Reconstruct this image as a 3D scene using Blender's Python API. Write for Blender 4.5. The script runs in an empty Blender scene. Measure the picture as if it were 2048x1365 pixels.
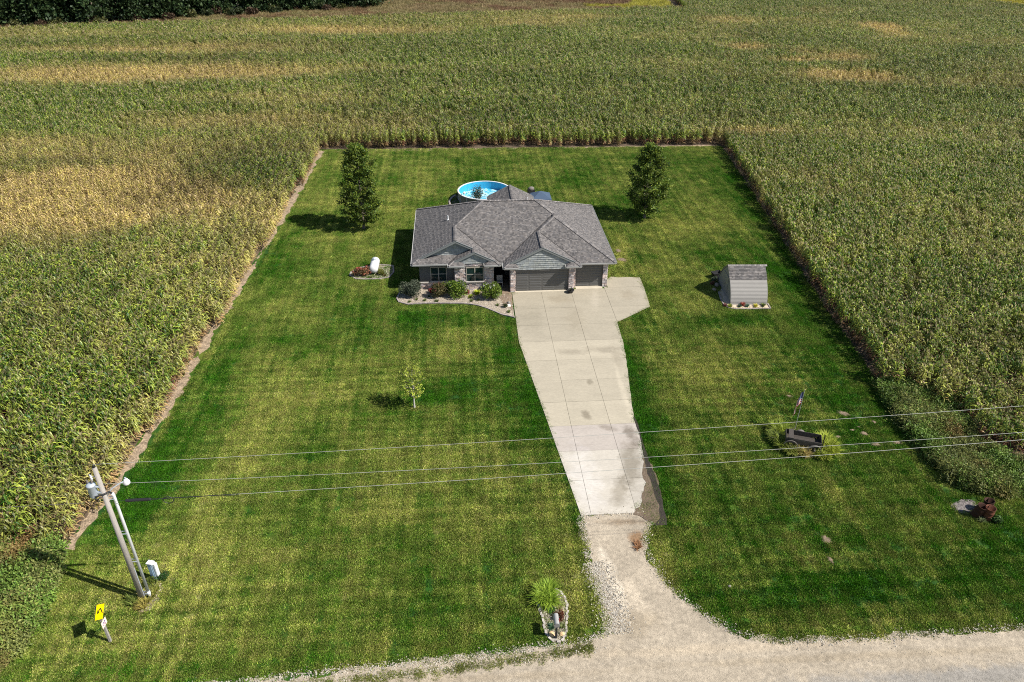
import bpy, math, random
import numpy as np
from mathutils import Vector, Matrix, Euler
from mathutils.geometry import tessellate_polygon
random.seed(7); RNG = np.random.default_rng(7)
R = math.radians
scene = bpy.context.scene
COL = scene.collection

# ------------------------------------------------------------------ camera
F, PITCH, ROLL, CAMH = 1514.2, R(31.404), R(0.272), 32.393
cam = bpy.data.cameras.new('camera'); camo = bpy.data.objects.new('camera', cam); COL.objects.link(camo)
cam.sensor_width = 36; cam.lens = F / 2048 * 36; cam.clip_end = 3000; cam.clip_start = 0.5
r0 = Vector((1, 0, 0)); u0 = Vector((0, math.sin(PITCH), math.cos(PITCH)))
rr = r0 * math.cos(ROLL) + u0 * math.sin(ROLL); uu = -r0 * math.sin(ROLL) + u0 * math.cos(ROLL); bb = rr.cross(uu)
camo.matrix_world = Matrix(((rr.x, uu.x, bb.x, 0), (rr.y, uu.y, bb.y, 0), (rr.z, uu.z, bb.z, CAMH), (0, 0, 0, 1)))
scene.camera = camo
# ------------------------------------------------------------------ sky, sun, exposure
SUN_AZ, SUN_EL = R(-19.5), R(46.5)      # direction towards the sun, measured from +x
world = bpy.data.worlds.new('World'); scene.world = world; world.use_nodes = True
wn = world.node_tree.nodes; wl = world.node_tree.links
sky = wn.new('ShaderNodeTexSky'); sky.sky_type = 'NISHITA'; sky.sun_disc = False
sky.sun_elevation = SUN_EL; sky.sun_rotation = math.pi / 2 - SUN_AZ
sky.air_density = 1.0; sky.dust_density = 0.6; sky.ozone_density = 1.2
wl.new(sky.outputs[0], wn['Background'].inputs[0]); wn['Background'].inputs[1].default_value = 0.068
sun = bpy.data.lights.new('sun', 'SUN'); sun.energy = 4.6; sun.angle = R(0.55); sun.color = (1.0, 0.955, 0.88)
suno = bpy.data.objects.new('sun', sun); COL.objects.link(suno)
sd = Vector((math.cos(SUN_EL) * math.cos(SUN_AZ), math.cos(SUN_EL) * math.sin(SUN_AZ), math.sin(SUN_EL)))
suno.rotation_euler = sd.to_track_quat('Z', 'Y').to_euler(); suno.location = sd * 120
vs = scene.view_settings; vs.view_transform = 'Standard'; vs.look = 'None'; vs.gamma = 1; vs.use_curve_mapping = False; vs.exposure = 0.68
scene.cycles.use_denoising = False; scene.cycles.max_bounces = 6; scene.cycles.diffuse_bounces = 3
scene.cycles.transparent_max_bounces = 8; scene.cycles.pixel_filter_type = 'BLACKMAN_HARRIS'; scene.cycles.filter_width = 1.05

# ------------------------------------------------------------------ helpers
PSI, HX, HY = R(4.222), -9.039, 61.565      # frame of the house and driveway
cP, sP = math.cos(PSI), math.sin(PSI)
def UV(u, v): return (HX + u * cP - v * sP, HY + u * sP + v * cP)
def at(px, py, z=0.0):
    """world point at height z under pixel (px, py) of the 2048 x 1365 photograph"""
    X, Y = px - 1024, py - 682.5
    d = -bb * F + rr * X - uu * Y
    t = (z - CAMH) / d.z
    return (d.x * t, d.y * t)
def tag(o, label=None, cat=None, group=None, kind=None):
    if label: o['label'] = label
    if cat: o['category'] = cat
    if group: o['group'] = group
    if kind: o['kind'] = kind
    return o
def empty(name, loc=(0, 0, 0), rz=0.0, parent=None):
    o = bpy.data.objects.new(name, None); COL.objects.link(o); o.location = loc; o.rotation_euler.z = rz
    o.empty_display_size = 0.2
    if parent: o.parent = parent
    return o
class MB:
    """collects faces with a colour each; build() links them as one mesh object"""
    def __init__(s): s.v = []; s.f = []; s.c = []
    def face(s, pts, c=(1, 1, 1)):
        n = len(s.v); s.v.extend([tuple(p) for p in pts]); s.f.append(tuple(range(n, n + len(pts)))); s.c.append(c)
    def mesh(s, vs_, fs, c=(1, 1, 1)):
        n = len(s.v); s.v.extend([tuple(p) for p in vs_])
        for f in fs: s.f.append(tuple(i + n for i in f)); s.c.append(c)
    def box(s, x0, x1, y0, y1, z0, z1, c=(1, 1, 1), M=None):
        vs_ = [(x, y, z) for x in (x0, x1) for y in (y0, y1) for z in (z0, z1)]
        if M is not None: vs_ = [M @ Vector(p) for p in vs_]
        s.mesh(vs_, [(0, 1, 3, 2), (4, 6, 7, 5), (0, 4, 5, 1), (2, 3, 7, 6), (0, 2, 6, 4), (1, 5, 7, 3)], c)
    def tube(s, pts, rad, n=8, c=(1, 1, 1), cap=True):
        pts = [Vector(p) for p in pts]; rad = rad if isinstance(rad, (list, tuple)) else [rad] * len(pts)
        vs_ = []; prev = None
        for i, p in enumerate(pts):
            t = (pts[min(i + 1, len(pts) - 1)] - pts[max(i - 1, 0)]).normalized()
            a = t.orthogonal().normalized() if prev is None else (prev - t * prev.dot(t)).normalized()
            prev = a; b = t.cross(a)
            for k in range(n):
                w = 2 * math.pi * k / n
                vs_.append(p + (a * math.cos(w) + b * math.sin(w)) * rad[i])
        fs = []
        for i in range(len(pts) - 1):
            for k in range(n):
                k2 = (k + 1) % n
                fs.append((i * n + k, i * n + k2, (i + 1) * n + k2, (i + 1) * n + k))
        if cap: fs.append(tuple(range(n))[::-1]); fs.append(tuple((len(pts) - 1) * n + k for k in range(n)))
        s.mesh(vs_, fs, c)
    def lathe(s, prof, n=24, c=(1, 1, 1), o=(0, 0, 0), M=None):
        vs_ = []
        for (r_, z) in prof:
            for k in range(n):
                w = 2 * math.pi * k / n
                vs_.append(Vector((o[0] + r_ * math.cos(w), o[1] + r_ * math.sin(w), o[2] + z)))
        if M is not None: vs_ = [M @ p for p in vs_]
        fs = []
        for i in range(len(prof) - 1):
            for k in range(n):
                k2 = (k + 1) % n
                fs.append((i * n + k, i * n + k2, (i + 1) * n + k2, (i + 1) * n + k))
        s.mesh(vs_, fs, c)
    def data(s, name, m, smooth=False):
        me = bpy.data.meshes.new(name); me.from_pydata(s.v, [], s.f)
        ca = me.color_attributes.new('Col', 'FLOAT_COLOR', 'CORNER')
        arr = np.ones((len(me.loops), 4), np.float32); i = 0
        cols = np.array([c[:3] for c in s.c], np.float32).reshape(-1, 3)
        ln = np.array([len(f) for f in s.f]); arr[:, :3] = np.repeat(cols, ln, axis=0)
        ca.data.foreach_set('color', arr.ravel())
        if m: me.materials.append(m)
        if smooth: me.polygons.foreach_set('use_smooth', [True] * len(me.polygons))
        me.update(); return me
    def build(s, name, m, parent=None, smooth=False, loc=None):
        o = bpy.data.objects.new(name, s.data(name, m, smooth)); COL.objects.link(o)
        if parent: o.parent = parent
        if loc: o.location = loc
        return o
def polysheet(name, pts, z, m, parent=None, kind=None, thick=0.0):
    """flat sheet from a possibly concave outline"""
    mb = MB(); P = [Vector((p[0], p[1], z)) for p in pts]
    for t in tessellate_polygon([P]):
        q = [P[i] for i in t]
        if (q[1] - q[0]).cross(q[2] - q[0]).z < 0: q = q[::-1]
        mb.face(q)
    if thick:
        n = len(P)
        area = sum(P[i].x * P[(i + 1) % n].y - P[(i + 1) % n].x * P[i].y for i in range(n))
        for i in range(n):
            a, b = P[i], P[(i + 1) % n]
            if area < 0: a, b = b, a
            dz = Vector((0, 0, thick)); mb.face([a - dz, b - dz, b, a])
    o = mb.build(name, m, parent)
    if kind: o['kind'] = kind
    return o
def vnoise(x, y, s, seed):
    """smooth 2-D value noise in 0..1"""
    r_ = np.random.default_rng(seed); T = r_.random((256, 256)); x = np.asarray(x) / s; y = np.asarray(y) / s
    xi = np.floor(x).astype(int); yi = np.floor(y).astype(int); fx = x - xi; fy = y - yi
    fx = fx * fx * (3 - 2 * fx); fy = fy * fy * (3 - 2 * fy); g = lambda a, b: T[a % 256, b % 256]
    return (g(xi, yi) * (1 - fx) + g(xi + 1, yi) * fx) * (1 - fy) + (g(xi, yi + 1) * (1 - fx) + g(xi + 1, yi + 1) * fx) * fy
def fbm(x, y, s, seed, o=3):
    t = 0; a = 1; n = 0
    for k in range(o): t = t + vnoise(x, y, s / 2 ** k, seed + k) * a; n += a; a *= .5
    return t / n
def inpoly(x, y, P):
    x = np.asarray(x); y = np.asarray(y); c = np.zeros(x.shape, bool); n = len(P)
    for i in range(n):
        x1, y1 = P[i][:2]; x2, y2 = P[(i + 1) % n][:2]
        if y1 == y2: continue
        k = ((y1 > y) != (y2 > y)) & (x < (x2 - x1) * (y - y1) / (y2 - y1) + x1); c ^= k
    return c
def ragged(P, step=.25, amp=.08, seed=1, closed=True):
    out = []; rg = random.Random(seed); n = len(P)
    for i in range(n if closed else n - 1):
        a, b = Vector(P[i][:2]), Vector(P[(i + 1) % n][:2]); L = (b - a).length; k = max(1, int(L / step))
        for j in range(k):
            p = a.lerp(b, j / k); nrm = (b - a).normalized(); nrm = Vector((-nrm.y, nrm.x))
            w = (vnoise(p.x, p.y, 1.3, seed) - .5) * 2 + (vnoise(p.x, p.y, .4, seed + 3) - .5) * 1.4
            p = p + nrm * float(w) * amp; out.append((p.x, p.y))
    return out

# ------------------------------------------------------------------ materials
def nmat(name):
    m = bpy.data.materials.new(name); m.use_nodes = True; nt = m.node_tree
    return m, nt, nt.nodes['Principled BSDF']
def N(nt, t, **k):
    n = nt.nodes.new(t)
    for a, b in k.items():
        if a.startswith('_'): setattr(n, a[1:], b)
        else:
            i = int(a[1:]) if a[1:].isdigit() else a
            n.inputs[i].default_value = b
    return n
def mat(name, col, rough=.75, var=.25, scale=3.0, bump=0.0, bscale=20, col2=None, metal=0.0, spec=.4, useattr=True, detail=5, stretch=None, spots=None):
    """procedural surface: base colour x vertex colour, broken up by two noises and a fine relief"""
    m, nt, b = nmat(name); L = nt.links.new
    tc = N(nt, 'ShaderNodeNewGeometry'); vec = tc.outputs['Position']
    if stretch:
        mp = N(nt, 'ShaderNodeMapping'); mp.inputs['Scale'].default_value = stretch; mp.inputs['Rotation'].default_value = (0, 0, -PSI); L(vec, mp.inputs[0]); vec = mp.outputs[0]
    no = N(nt, 'ShaderNodeTexNoise', Scale=scale, Detail=detail, Roughness=.6); L(vec, no.inputs['Vector'])
    n2 = N(nt, 'ShaderNodeTexNoise', Scale=scale * 9, Detail=3.0); L(vec, n2.inputs['Vector'])
    ad = N(nt, 'ShaderNodeMath', _operation='ADD'); L(no.outputs[0], ad.inputs[0]); L(n2.outputs[0], ad.inputs[1])
    mr = N(nt, 'ShaderNodeMapRange'); mr.inputs[1].default_value = .65; mr.inputs[2].default_value = 1.35
    L(ad.outputs[0], mr.inputs[0])
    mx = N(nt, 'ShaderNodeMix', _data_type='RGBA'); L(mr.outputs[0], mx.inputs[0])
    c2 = col2 or tuple(min(1, x * (1 + var)) for x in col); c1 = col if col2 else tuple(x * (1 - var) for x in col)
    mx.inputs[6].default_value = (*c1, 1); mx.inputs[7].default_value = (*c2, 1)
    outc = mx.outputs[2]
    if spots:
        vo = N(nt, 'ShaderNodeTexVoronoi', Scale=spots[0]); L(vec, vo.inputs['Vector'])
        m3 = N(nt, 'ShaderNodeMix', _data_type='RGBA', _blend_type='MULTIPLY'); m3.inputs[0].default_value = spots[1]
        bw = N(nt, 'ShaderNodeRGBToBW'); L(vo.outputs['Color'], bw.inputs[0])
        mr2 = N(nt, 'ShaderNodeMapRange'); mr2.inputs[1].default_value = .1; mr2.inputs[2].default_value = .8; mr2.inputs[3].default_value = .35; mr2.inputs[4].default_value = 1.5
        L(bw.outputs[0], mr2.inputs[0]); L(outc, m3.inputs[6]); L(mr2.outputs[0], m3.inputs[7]); outc = m3.outputs[2]
    if useattr:
        at_ = N(nt, 'ShaderNodeAttribute'); at_.attribute_name = 'Col'
        m2 = N(nt, 'ShaderNodeMix', _data_type='RGBA', _blend_type='MULTIPLY'); m2.inputs[0].default_value = 1
        L(outc, m2.inputs[6]); L(at_.outputs[0], m2.inputs[7]); outc = m2.outputs[2]
    L(outc, b.inputs['Base Color']); b.inputs['Roughness'].default_value = rough; b.inputs['Metallic'].default_value = metal
    b.inputs['Specular IOR Level'].default_value = spec
    if bump:
        nb = N(nt, 'ShaderNodeTexNoise', Scale=bscale, Detail=6.0); L(tc.outputs['Position'], nb.inputs['Vector'])
        bu = N(nt, 'ShaderNodeBump', Strength=bump, Distance=.05); L(nb.outputs[0], bu.inputs['Height']); L(bu.outputs[0], b.inputs['Normal'])
    return m
def leafmat(name, trans=.25, rough=.55, sat=1.0, inst=False, spec=.3, mult=(1, 1, 1)):
    """leaf: vertex colour, a little world noise, some light let through; with inst the colour moves to 'Dry' by the instance's dryness"""
    m, nt, b = nmat(name); L = nt.links.new
    a = N(nt, 'ShaderNodeAttribute'); a.attribute_name = 'Col'; outc = a.outputs[0]
    if inst:
        d = N(nt, 'ShaderNodeAttribute'); d.attribute_name = 'Dry'
        i = N(nt, 'ShaderNodeAttribute', _attribute_type='INSTANCER'); i.attribute_name = 'dry'
        mx = N(nt, 'ShaderNodeMix', _data_type='RGBA'); L(i.outputs['Fac'], mx.inputs[0]); L(outc, mx.inputs[6]); L(d.outputs[0], mx.inputs[7]); outc = mx.outputs[2]
        j = N(nt, 'ShaderNodeAttribute', _attribute_type='INSTANCER'); j.attribute_name = 'lum'
        mv = N(nt, 'ShaderNodeMix', _data_type='RGBA', _blend_type='MULTIPLY'); mv.inputs[0].default_value = 1
        L(outc, mv.inputs[6]); L(j.outputs['Fac'], mv.inputs[7]); outc = mv.outputs[2]
    g = N(nt, 'ShaderNodeNewGeometry'); no = N(nt, 'ShaderNodeTexNoise', Scale=.9, Detail=4.0); L(g.outputs['Position'], no.inputs['Vector'])
    mr = N(nt, 'ShaderNodeMapRange'); mr.inputs[1].default_value = .3; mr.inputs[2].default_value = .7; mr.inputs[3].default_value = .75; mr.inputs[4].default_value = 1.25
    L(no.outputs[0], mr.inputs[0])
    m2 = N(nt, 'ShaderNodeMix', _data_type='RGBA', _blend_type='MULTIPLY'); m2.inputs[0].default_value = 1; L(outc, m2.inputs[6]); L(mr.outputs[0], m2.inputs[7])
    m3 = N(nt, 'ShaderNodeMix', _data_type='RGBA', _blend_type='MULTIPLY'); m3.inputs[0].default_value = 1; L(m2.outputs[2], m3.inputs[6]); m3.inputs[7].default_value = (*mult, 1)
    L(m3.outputs[2], b.inputs['Base Color']); b.inputs['Roughness'].default_value = rough; b.inputs['Specular IOR Level'].default_value = spec
    tr = N(nt, 'ShaderNodeBsdfTranslucent'); L(m3.outputs[2], tr.inputs[0])
    ms = N(nt, 'ShaderNodeMixShader'); ms.inputs[0].default_value = trans
    L(b.outputs[0], ms.inputs[1]); L(tr.outputs[0], ms.inputs[2]); L(ms.outputs[0], nt.nodes['Material Output'].inputs[0])
    return m
M = {}
M['soil'] = mat('soil', (.11, .078, .05), .95, .35, 1.5, .6, 12)
M['strip'] = mat('dry_soil', (.30, .225, .15), .95, .5, 2.2, .8, 10, spots=(9, .6))
M['concrete'] = mat('concrete', (.365, .322, .243), .8, .13, .5, .15, 30, stretch=(1, 2.2, 1))
M['gravel'] = mat('gravel', (.375, .315, .235), .95, .30, .45, .7, 34, spots=(40, .45))
M['gravel_grey'] = mat('gravel_grey', (.31, .295, .28), .95, .3, .8, .9, 26, spots=(20, .7))
M['stone'] = mat('stone', (.42, .38, .33), .9, .25, 5, .4, 30)
M['shingle'] = mat('asphalt_shingle', (.132, .125, .121), .92, .08, .6, .4, 60, spots=(40, .25))
M['roofdeck'] = mat('roof_deck', (.10, .09, .085), .9)
M['fascia'] = mat('painted_fascia', (.19, .20, .20), .55, .06)
M['gutter'] = mat('aluminium_gutter', (.34, .335, .32), .45, .06)
M['shake'] = mat('shake_siding', (.29, .305, .30), .7, .12, 4, .2, 40)
M['siding'] = mat('lap_siding', (.105, .10, .092), .6, .08)
M['veneer'] = mat('stone_veneer', (.50, .45, .43), .85, .3, 6, .5, 30)
M['sill'] = mat('cast_stone', (.46, .43, .39), .8, .1)
M['door'] = mat('garage_door_paint', (.100, .098, .094), .45, .05, 2)
M['window'] = mat('window_frame', (.33, .30, .25), .5, .05)
M['dark'] = mat('dark_interior', (.012, .012, .012), .9, .1)
M['white'] = mat('white_paint', (.66, .66, .66), .45, .05, 4)
M['pvc'] = mat('pvc_conduit', (.62, .63, .64), .5, .08, 3)
M['pole'] = mat('weathered_pole', (.33, .30, .27), .9, .3, 3, .5, 40, stretch=(14, 14, .6))
M['galv'] = mat('galvanised', (.45, .50, .55), .4, .12, 4, metal=.25)
M['black'] = mat('black_rubber', (.018, .018, .02), .55, .1)
M['wire'] = mat('aluminium_wire', (.34, .34, .31), .5, .05)
M['sign'] = mat('sign_sheet', (1, 1, 1), .4, .03)
M['mulch'] = mat('river_rock_bed', (.33, .275, .21), .95, .3, 3, .8, 22, spots=(26, .7))
M['edging'] = mat('edging_block', (.30, .255, .235), .85, .2, 6, .3, 30)
M['patio'] = mat('stamped_patio', (.20, .145, .10), .8, .3, 2, .3, 20, spots=(5, .4))
M['rust'] = mat('rusty_steel', (.17, .055, .022), .8, .5, 5, .5, 30, col2=(.05, .025, .018), metal=.1)
M['char'] = mat('ash_patch', (.16, .14, .13), .98, .5, 6, .6, 18, spots=(14, .8))
M['mud'] = mat('wet_mud', (.19, .14, .095), .6, .45, 1.6, .9, 9, col2=(.10, .07, .045))
M['oldwood'] = mat('old_wood', (.05, .042, .036), .85, .4, 2, .5, 30, stretch=(2, 18, 18))
M['iron'] = mat('rusty_iron', (.16, .14, .125), .7, .3)
M['shedsid'] = mat('vinyl_siding', (.25, .235, .215), .6, .07)
M['shedend'] = mat('shed_end', (.25, .235, .22), .65, .08)
M['bark'] = mat('bark', (.17, .14, .11), .9, .35, 6, .6, 25, stretch=(6, 6, 1))
M['barkpale'] = mat('wrapped_bark', (.45, .42, .38), .9, .2, 6)
M['liner'] = mat('pool_liner', (.035, .36, .60), .4, .25, 1.2, stretch=(3, 3, .3))
M['poolwall'] = mat('pool_wall', (.16, .15, .14), .6, .2)
M['canvas'] = mat('blue_canvas', (.06, .09, .14), .6, .12)
M['leaf'] = leafmat('leaf', .3)
M['needle'] = leafmat('needle', .1, .6)
M['corn'] = leafmat('corn_leaf', .2, .45, inst=True, spec=.35)
M['grass'] = leafmat('grass_blade', .2, .6, inst=True, spec=.2)
M['weed'] = leafmat('weed_leaf', .25, .55, inst=True)
# glass
m, nt, b = nmat('window_glass'); b.inputs['Base Color'].default_value = (.012, .03, .03, 1); b.inputs['Roughness'].default_value = .06; b.inputs['Specular IOR Level'].default_value = .6; M['glass'] = m
# pool water; its bright reflections are painted as pale patches in the blue
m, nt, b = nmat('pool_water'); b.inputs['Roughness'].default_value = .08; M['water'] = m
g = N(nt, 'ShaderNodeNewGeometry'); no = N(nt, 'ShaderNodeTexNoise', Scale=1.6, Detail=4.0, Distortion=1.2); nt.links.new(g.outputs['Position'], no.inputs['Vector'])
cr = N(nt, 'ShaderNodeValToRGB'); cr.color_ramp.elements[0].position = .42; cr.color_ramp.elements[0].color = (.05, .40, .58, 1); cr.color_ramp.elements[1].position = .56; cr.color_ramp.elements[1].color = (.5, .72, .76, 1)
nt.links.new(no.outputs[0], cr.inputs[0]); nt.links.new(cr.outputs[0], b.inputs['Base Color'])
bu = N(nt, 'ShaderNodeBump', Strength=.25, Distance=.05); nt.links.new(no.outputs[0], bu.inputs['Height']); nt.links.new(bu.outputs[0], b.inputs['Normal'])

# ------------------------------------------------------------------ lawn colouring (shared by the soil sheet and the blades)
def S(px, py): return at(px, py)
BLOBS = []   # (x, y, rx, ry, dryness shift): clover, worn and lush places of this lawn
for px, py, rx, ry, a in [(330, 960, 2.0, 5, -.5), (270, 1010, 2.2, 4, -.5), (430, 760, 1.2, 6, -.4), (500, 650, 1.2, 6, -.35), (555, 520, 1.5, 6, -.35), (600, 545, 1.6, 4, -.25), (650, 905, 1.0, 1.2, -.5),
        (960, 640, 4, 1.5, -.4), (1010, 700, .8, 6, -.45), (1060, 800, .8, 6, -.45), (1110, 900, .7, 5, -.4), (1155, 1010, .7, 4, -.4), (840, 640, 3, 2, -.3), (600, 690, 3, 2, -.3),
        (870, 780, 2.5, 2, -.3), (700, 620, 2, 3, -.2), (1270, 760, 1.0, 5, -.45), (1290, 860, 1.0, 4, -.45), (1330, 1000, 1.2, 3, -.3), (1450, 640, 5, 1.2, -.35), (1640, 1170, 4, 1.2, -.4), (1750, 1180, 4, 1.2, -.35),
        (1700, 850, 2.0, 6, -.3), (1640, 720, 1.6, 6, -.35), (1570, 560, 1.5, 6, -.35), (1500, 430, 1.3, 8, -.3), (1150, 355, 3, 3, -.3), (940, 350, 3, 5, -.1), (1380, 320, 3, 4, -.2), (1870, 1000, 3, 1.2, -.25), (1530, 1210, 3, 1, -.2),
        (480, 940, 4, 7, .28), (560, 800, 3, 7, .22), (400, 1130, 7, 3, .25), (880, 700, 2.5, 4, .3), (1000, 760, 1.5, 3, .15), (900, 900, 6, 3, .12), (700, 1150, 9, 3, .1), (1400, 760, 3, 4, .2), (1500, 1000, 6, 2, .12),
        (1320, 520, 2, 6, .25), (1420, 420, 4, 8, .22), (860, 350, 3, 6, .22), (1080, 345, 4, 4, .28), (790, 400, 3, 8, .18), (1350, 450, 3, 4, .3), (300, 1290, 6, 1, .3), (900, 1290, 8, .8, .1), (1900, 1240, 8, 1.2, .25), (1150, 1150, .8, 2.6, .55), (1330, 1130, .6, 2, .5), (640, 480, 3, 3, .1), (730, 470, 2, 1, .3), (1300, 445, 2, 1.2, .4), (832, 815, .5, .35, .8),
        (1245, 490, .6, 2.4, .7), (1240, 515, .5, 2, .7)]:
    x, y = S(px, py); BLOBS.append((x, y, rx, ry, a))
def lawn_dry_sheen(x, y):
    dx, dy = x - HX, y - HY; u = dx * cP + dy * sP; v = -dx * sP + dy * cP
    d = .44 - .06 * (x > 8) + (fbm(x, y, 7, 11) - .5) * .75 + (fbm(u * 5.5, v * .55, 3, 21) - .5) * .62 + (fbm(u * .8, v * 3.2, 4, 31) - .5) * .35 + (fbm(x, y, 1.1, 41, 2) - .5) * .5
    st = .45 + 1.1 * fbm(x, y, 9, 51, 2)
    d = d + st * (.17 * np.sin(u * 2 * np.pi / .78 + 2.2 * fbm(u, v * .15, 2.5, 52, 1)) + .15 * np.sin(v * 2 * np.pi / .86 + 2.0 * fbm(u * .15, v, 2.5, 53, 1)) * (.35 + .65 * (v < -10)))  # mowing stripes: sheen of leaning blades, painted in as a dryness shift
    for bx, by, rx, ry, a in BLOBS:
        d = d + a * np.exp(-(((x - bx) / rx) ** 2 + ((y - by) / ry) ** 2))
    return np.clip(d, 0, 1)
LAWN_RAMP = np.array([(.013, .080, .001), (.036, .118, .002), (.086, .155, .005), (.160, .205, .020), (.29, .28, .09)])
def mow_sheen(x, y):  # light and dark sheen of bent mown grass, painted into the colour
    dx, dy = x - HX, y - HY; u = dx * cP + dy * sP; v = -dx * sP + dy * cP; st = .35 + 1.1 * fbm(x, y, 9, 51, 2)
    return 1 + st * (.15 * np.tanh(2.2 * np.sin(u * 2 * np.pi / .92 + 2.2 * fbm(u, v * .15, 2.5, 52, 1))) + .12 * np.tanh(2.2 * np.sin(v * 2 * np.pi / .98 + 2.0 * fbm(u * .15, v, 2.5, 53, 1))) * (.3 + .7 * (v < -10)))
def lawn_rgb(d):
    t = np.clip(d, 0, 1) * 4; i = np.minimum(t.astype(int), 3); f = (t - i)[..., None]
    return LAWN_RAMP[i] * (1 - f) + LAWN_RAMP[i + 1] * f

# ------------------------------------------------------------------ plans of the site
L_OUT = [(-27.3, 103.3), (-26.6, 93.6), (-26.15, 81.6), (-25.6, 69.5), (-25.5, 60), (-25.2, 51.5), (-25.1, 44), (-25.1, 39.3), (-25.0, 35), (-25.3, 30.4)]
L_IN = [(-26.1, 103.2), (-25.7, 93), (-25.3, 81), (-24.95, 69.5), (-24.8, 60), (-24.45, 51), (-24.2, 43), (-24.2, 38), (-24.25, 34), (-24.7, 30.2)]
R_IN = [(29.6, 106.6), (29.0, 85.5), (28.3, 71.3), (27.8, 60.5), (27.7, 52.7), (27.7, 46.5), (28.6, 41.5), (30, 38.2), (33, 36.6)]
ground = polysheet('ground', [(-700, -60), (700, -60), (700, 700), (-700, 700)], -.06, M['soil'], kind='structure')
# lawn sheet: a fine grid carrying its colour
gx = np.arange(-32, 48, .25); gy = np.arange(16, 109, .25); GX, GY = np.meshgrid(gx, gy, indexing='ij')
C = lawn_rgb(lawn_dry_sheen(GX, GY)) * .8 * mow_sheen(GX, GY)[..., None]
nx, ny = GX.shape; verts = np.stack([GX, GY, np.zeros_like(GX)], -1).reshape(-1, 3)
ii = np.arange(nx * ny).reshape(nx, ny); fc = np.stack([ii[:-1, :-1], ii[1:, :-1], ii[1:, 1:], ii[:-1, 1:]], -1).reshape(-1, 4)
me = bpy.data.meshes.new('lawn'); me.from_pydata(verts.tolist(), [], fc.tolist())
ca = me.color_attributes.new('Col', 'FLOAT_COLOR', 'POINT'); ca.data.foreach_set('color', np.concatenate([C.reshape(-1, 3), np.ones((nx * ny, 1))], 1).astype(np.float32).ravel())
M['lawn'] = mat('lawn', (1, 1, 1), .95, .38, 4.0, .9, 14)
me.materials.append(M['lawn']); lawn = bpy.data.objects.new('lawn', me); COL.objects.link(lawn); lawn['kind'] = 'structure'
# soil under the corn, wrapping three sides of the lawn
FIELD = [(-230, 20), (-29, 20), (-26.2, 29.6)] + L_OUT[::-1] + [(R_IN[0][0], R_IN[0][1])] + R_IN[1:] + [(34, 36.9), (230, 51), (230, 300), (-230, 300)]
polysheet('field_soil', FIELD, .008, M['soil'], kind='structure')
polysheet('bare_soil_strip', ragged(L_OUT + [(x - .15, y) for x, y in L_IN[::-1]], .25, .30, 5), .014, M['strip'], kind='structure')
polysheet('back_soil_strip', ragged([(-26.6, 102.9), (29.2, 106.3), (29.4, 107.1), (-27, 103.9)], .4, .1, 6), .015, M['strip'], kind='structure')

# ------------------------------------------------------------------ instancing helper: one point mesh, geometry nodes put a prototype on each point
def scatter(name, P, protos, rot=None, scale=None, dry=None, lum=None, idx=None, tilt=None, kind='stuff', parent=None):
    P = np.asarray(P, np.float32); n = len(P)
    me = bpy.data.meshes.new(name); me.vertices.add(n); me.vertices.foreach_set('co', P.ravel())
    def attr(nm, arr, ty='FLOAT'):
        a = me.attributes.new(nm, ty, 'POINT'); a.data.foreach_set('value' if ty != 'FLOAT_VECTOR' else 'vector', np.asarray(arr).ravel())
    rz = RNG.random(n) * 6.283 if rot is None else rot
    ro = np.zeros((n, 3), np.float32); ro[:, 2] = rz
    if tilt: ro[:, 0] = (RNG.random(n) - .5) * tilt; ro[:, 1] = (RNG.random(n) - .5) * tilt
    attr('rot', ro, 'FLOAT_VECTOR')
    attr('scl', (np.ones(n) if scale is None else scale).astype(np.float32))
    attr('dry', (np.zeros(n) if dry is None else dry).astype(np.float32))
    attr('lum', (np.ones(n) if lum is None else lum).astype(np.float32))
    attr('pick', (RNG.integers(0, len(protos), n) if idx is None else idx).astype(np.int32), 'INT')
    o = bpy.data.objects.new(name, me); COL.objects.link(o)
    if kind: o['kind'] = kind
    if parent: o.parent = parent
    pc = bpy.data.collections.new(name + '_prototypes')
    for p in protos: pc.objects.link(p)
    ng = bpy.data.node_groups.new(name, 'GeometryNodeTree')
    ng.interface.new_socket('Geometry', in_out='INPUT', socket_type='NodeSocketGeometry'); ng.interface.new_socket('Geometry', in_out='OUTPUT', socket_type='NodeSocketGeometry')
    a = ng.nodes.new('NodeGroupInput'); z = ng.nodes.new('NodeGroupOutput'); L = ng.links.new
    ci = ng.nodes.new('GeometryNodeCollectionInfo'); ci.inputs['Collection'].default_value = pc; ci.inputs['Separate Children'].default_value = True; ci.inputs['Reset Children'].default_value = True
    ip = ng.nodes.new('GeometryNodeInstanceOnPoints'); ip.inputs['Pick Instance'].default_value = True
    def na(nm, ty):
        q = ng.nodes.new('GeometryNodeInputNamedAttribute'); q.data_type = ty; q.inputs['Name'].default_value = nm; return q.outputs['Attribute']
    L(a.outputs[0], ip.inputs['Points']); L(ci.outputs[0], ip.inputs['Instance']); L(na('pick', 'INT'), ip.inputs['Instance Index'])
    er = ng.nodes.new('FunctionNodeEulerToRotation'); L(na('rot', 'FLOAT_VECTOR'), er.inputs[0]); L(er.outputs[0], ip.inputs['Rotation'])
    L(na('scl', 'FLOAT'), ip.inputs['Scale']); L(ip.outputs[0], z.inputs[0])
    md = o.modifiers.new('scatter', 'NODES'); md.node_group = ng
    return o
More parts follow.
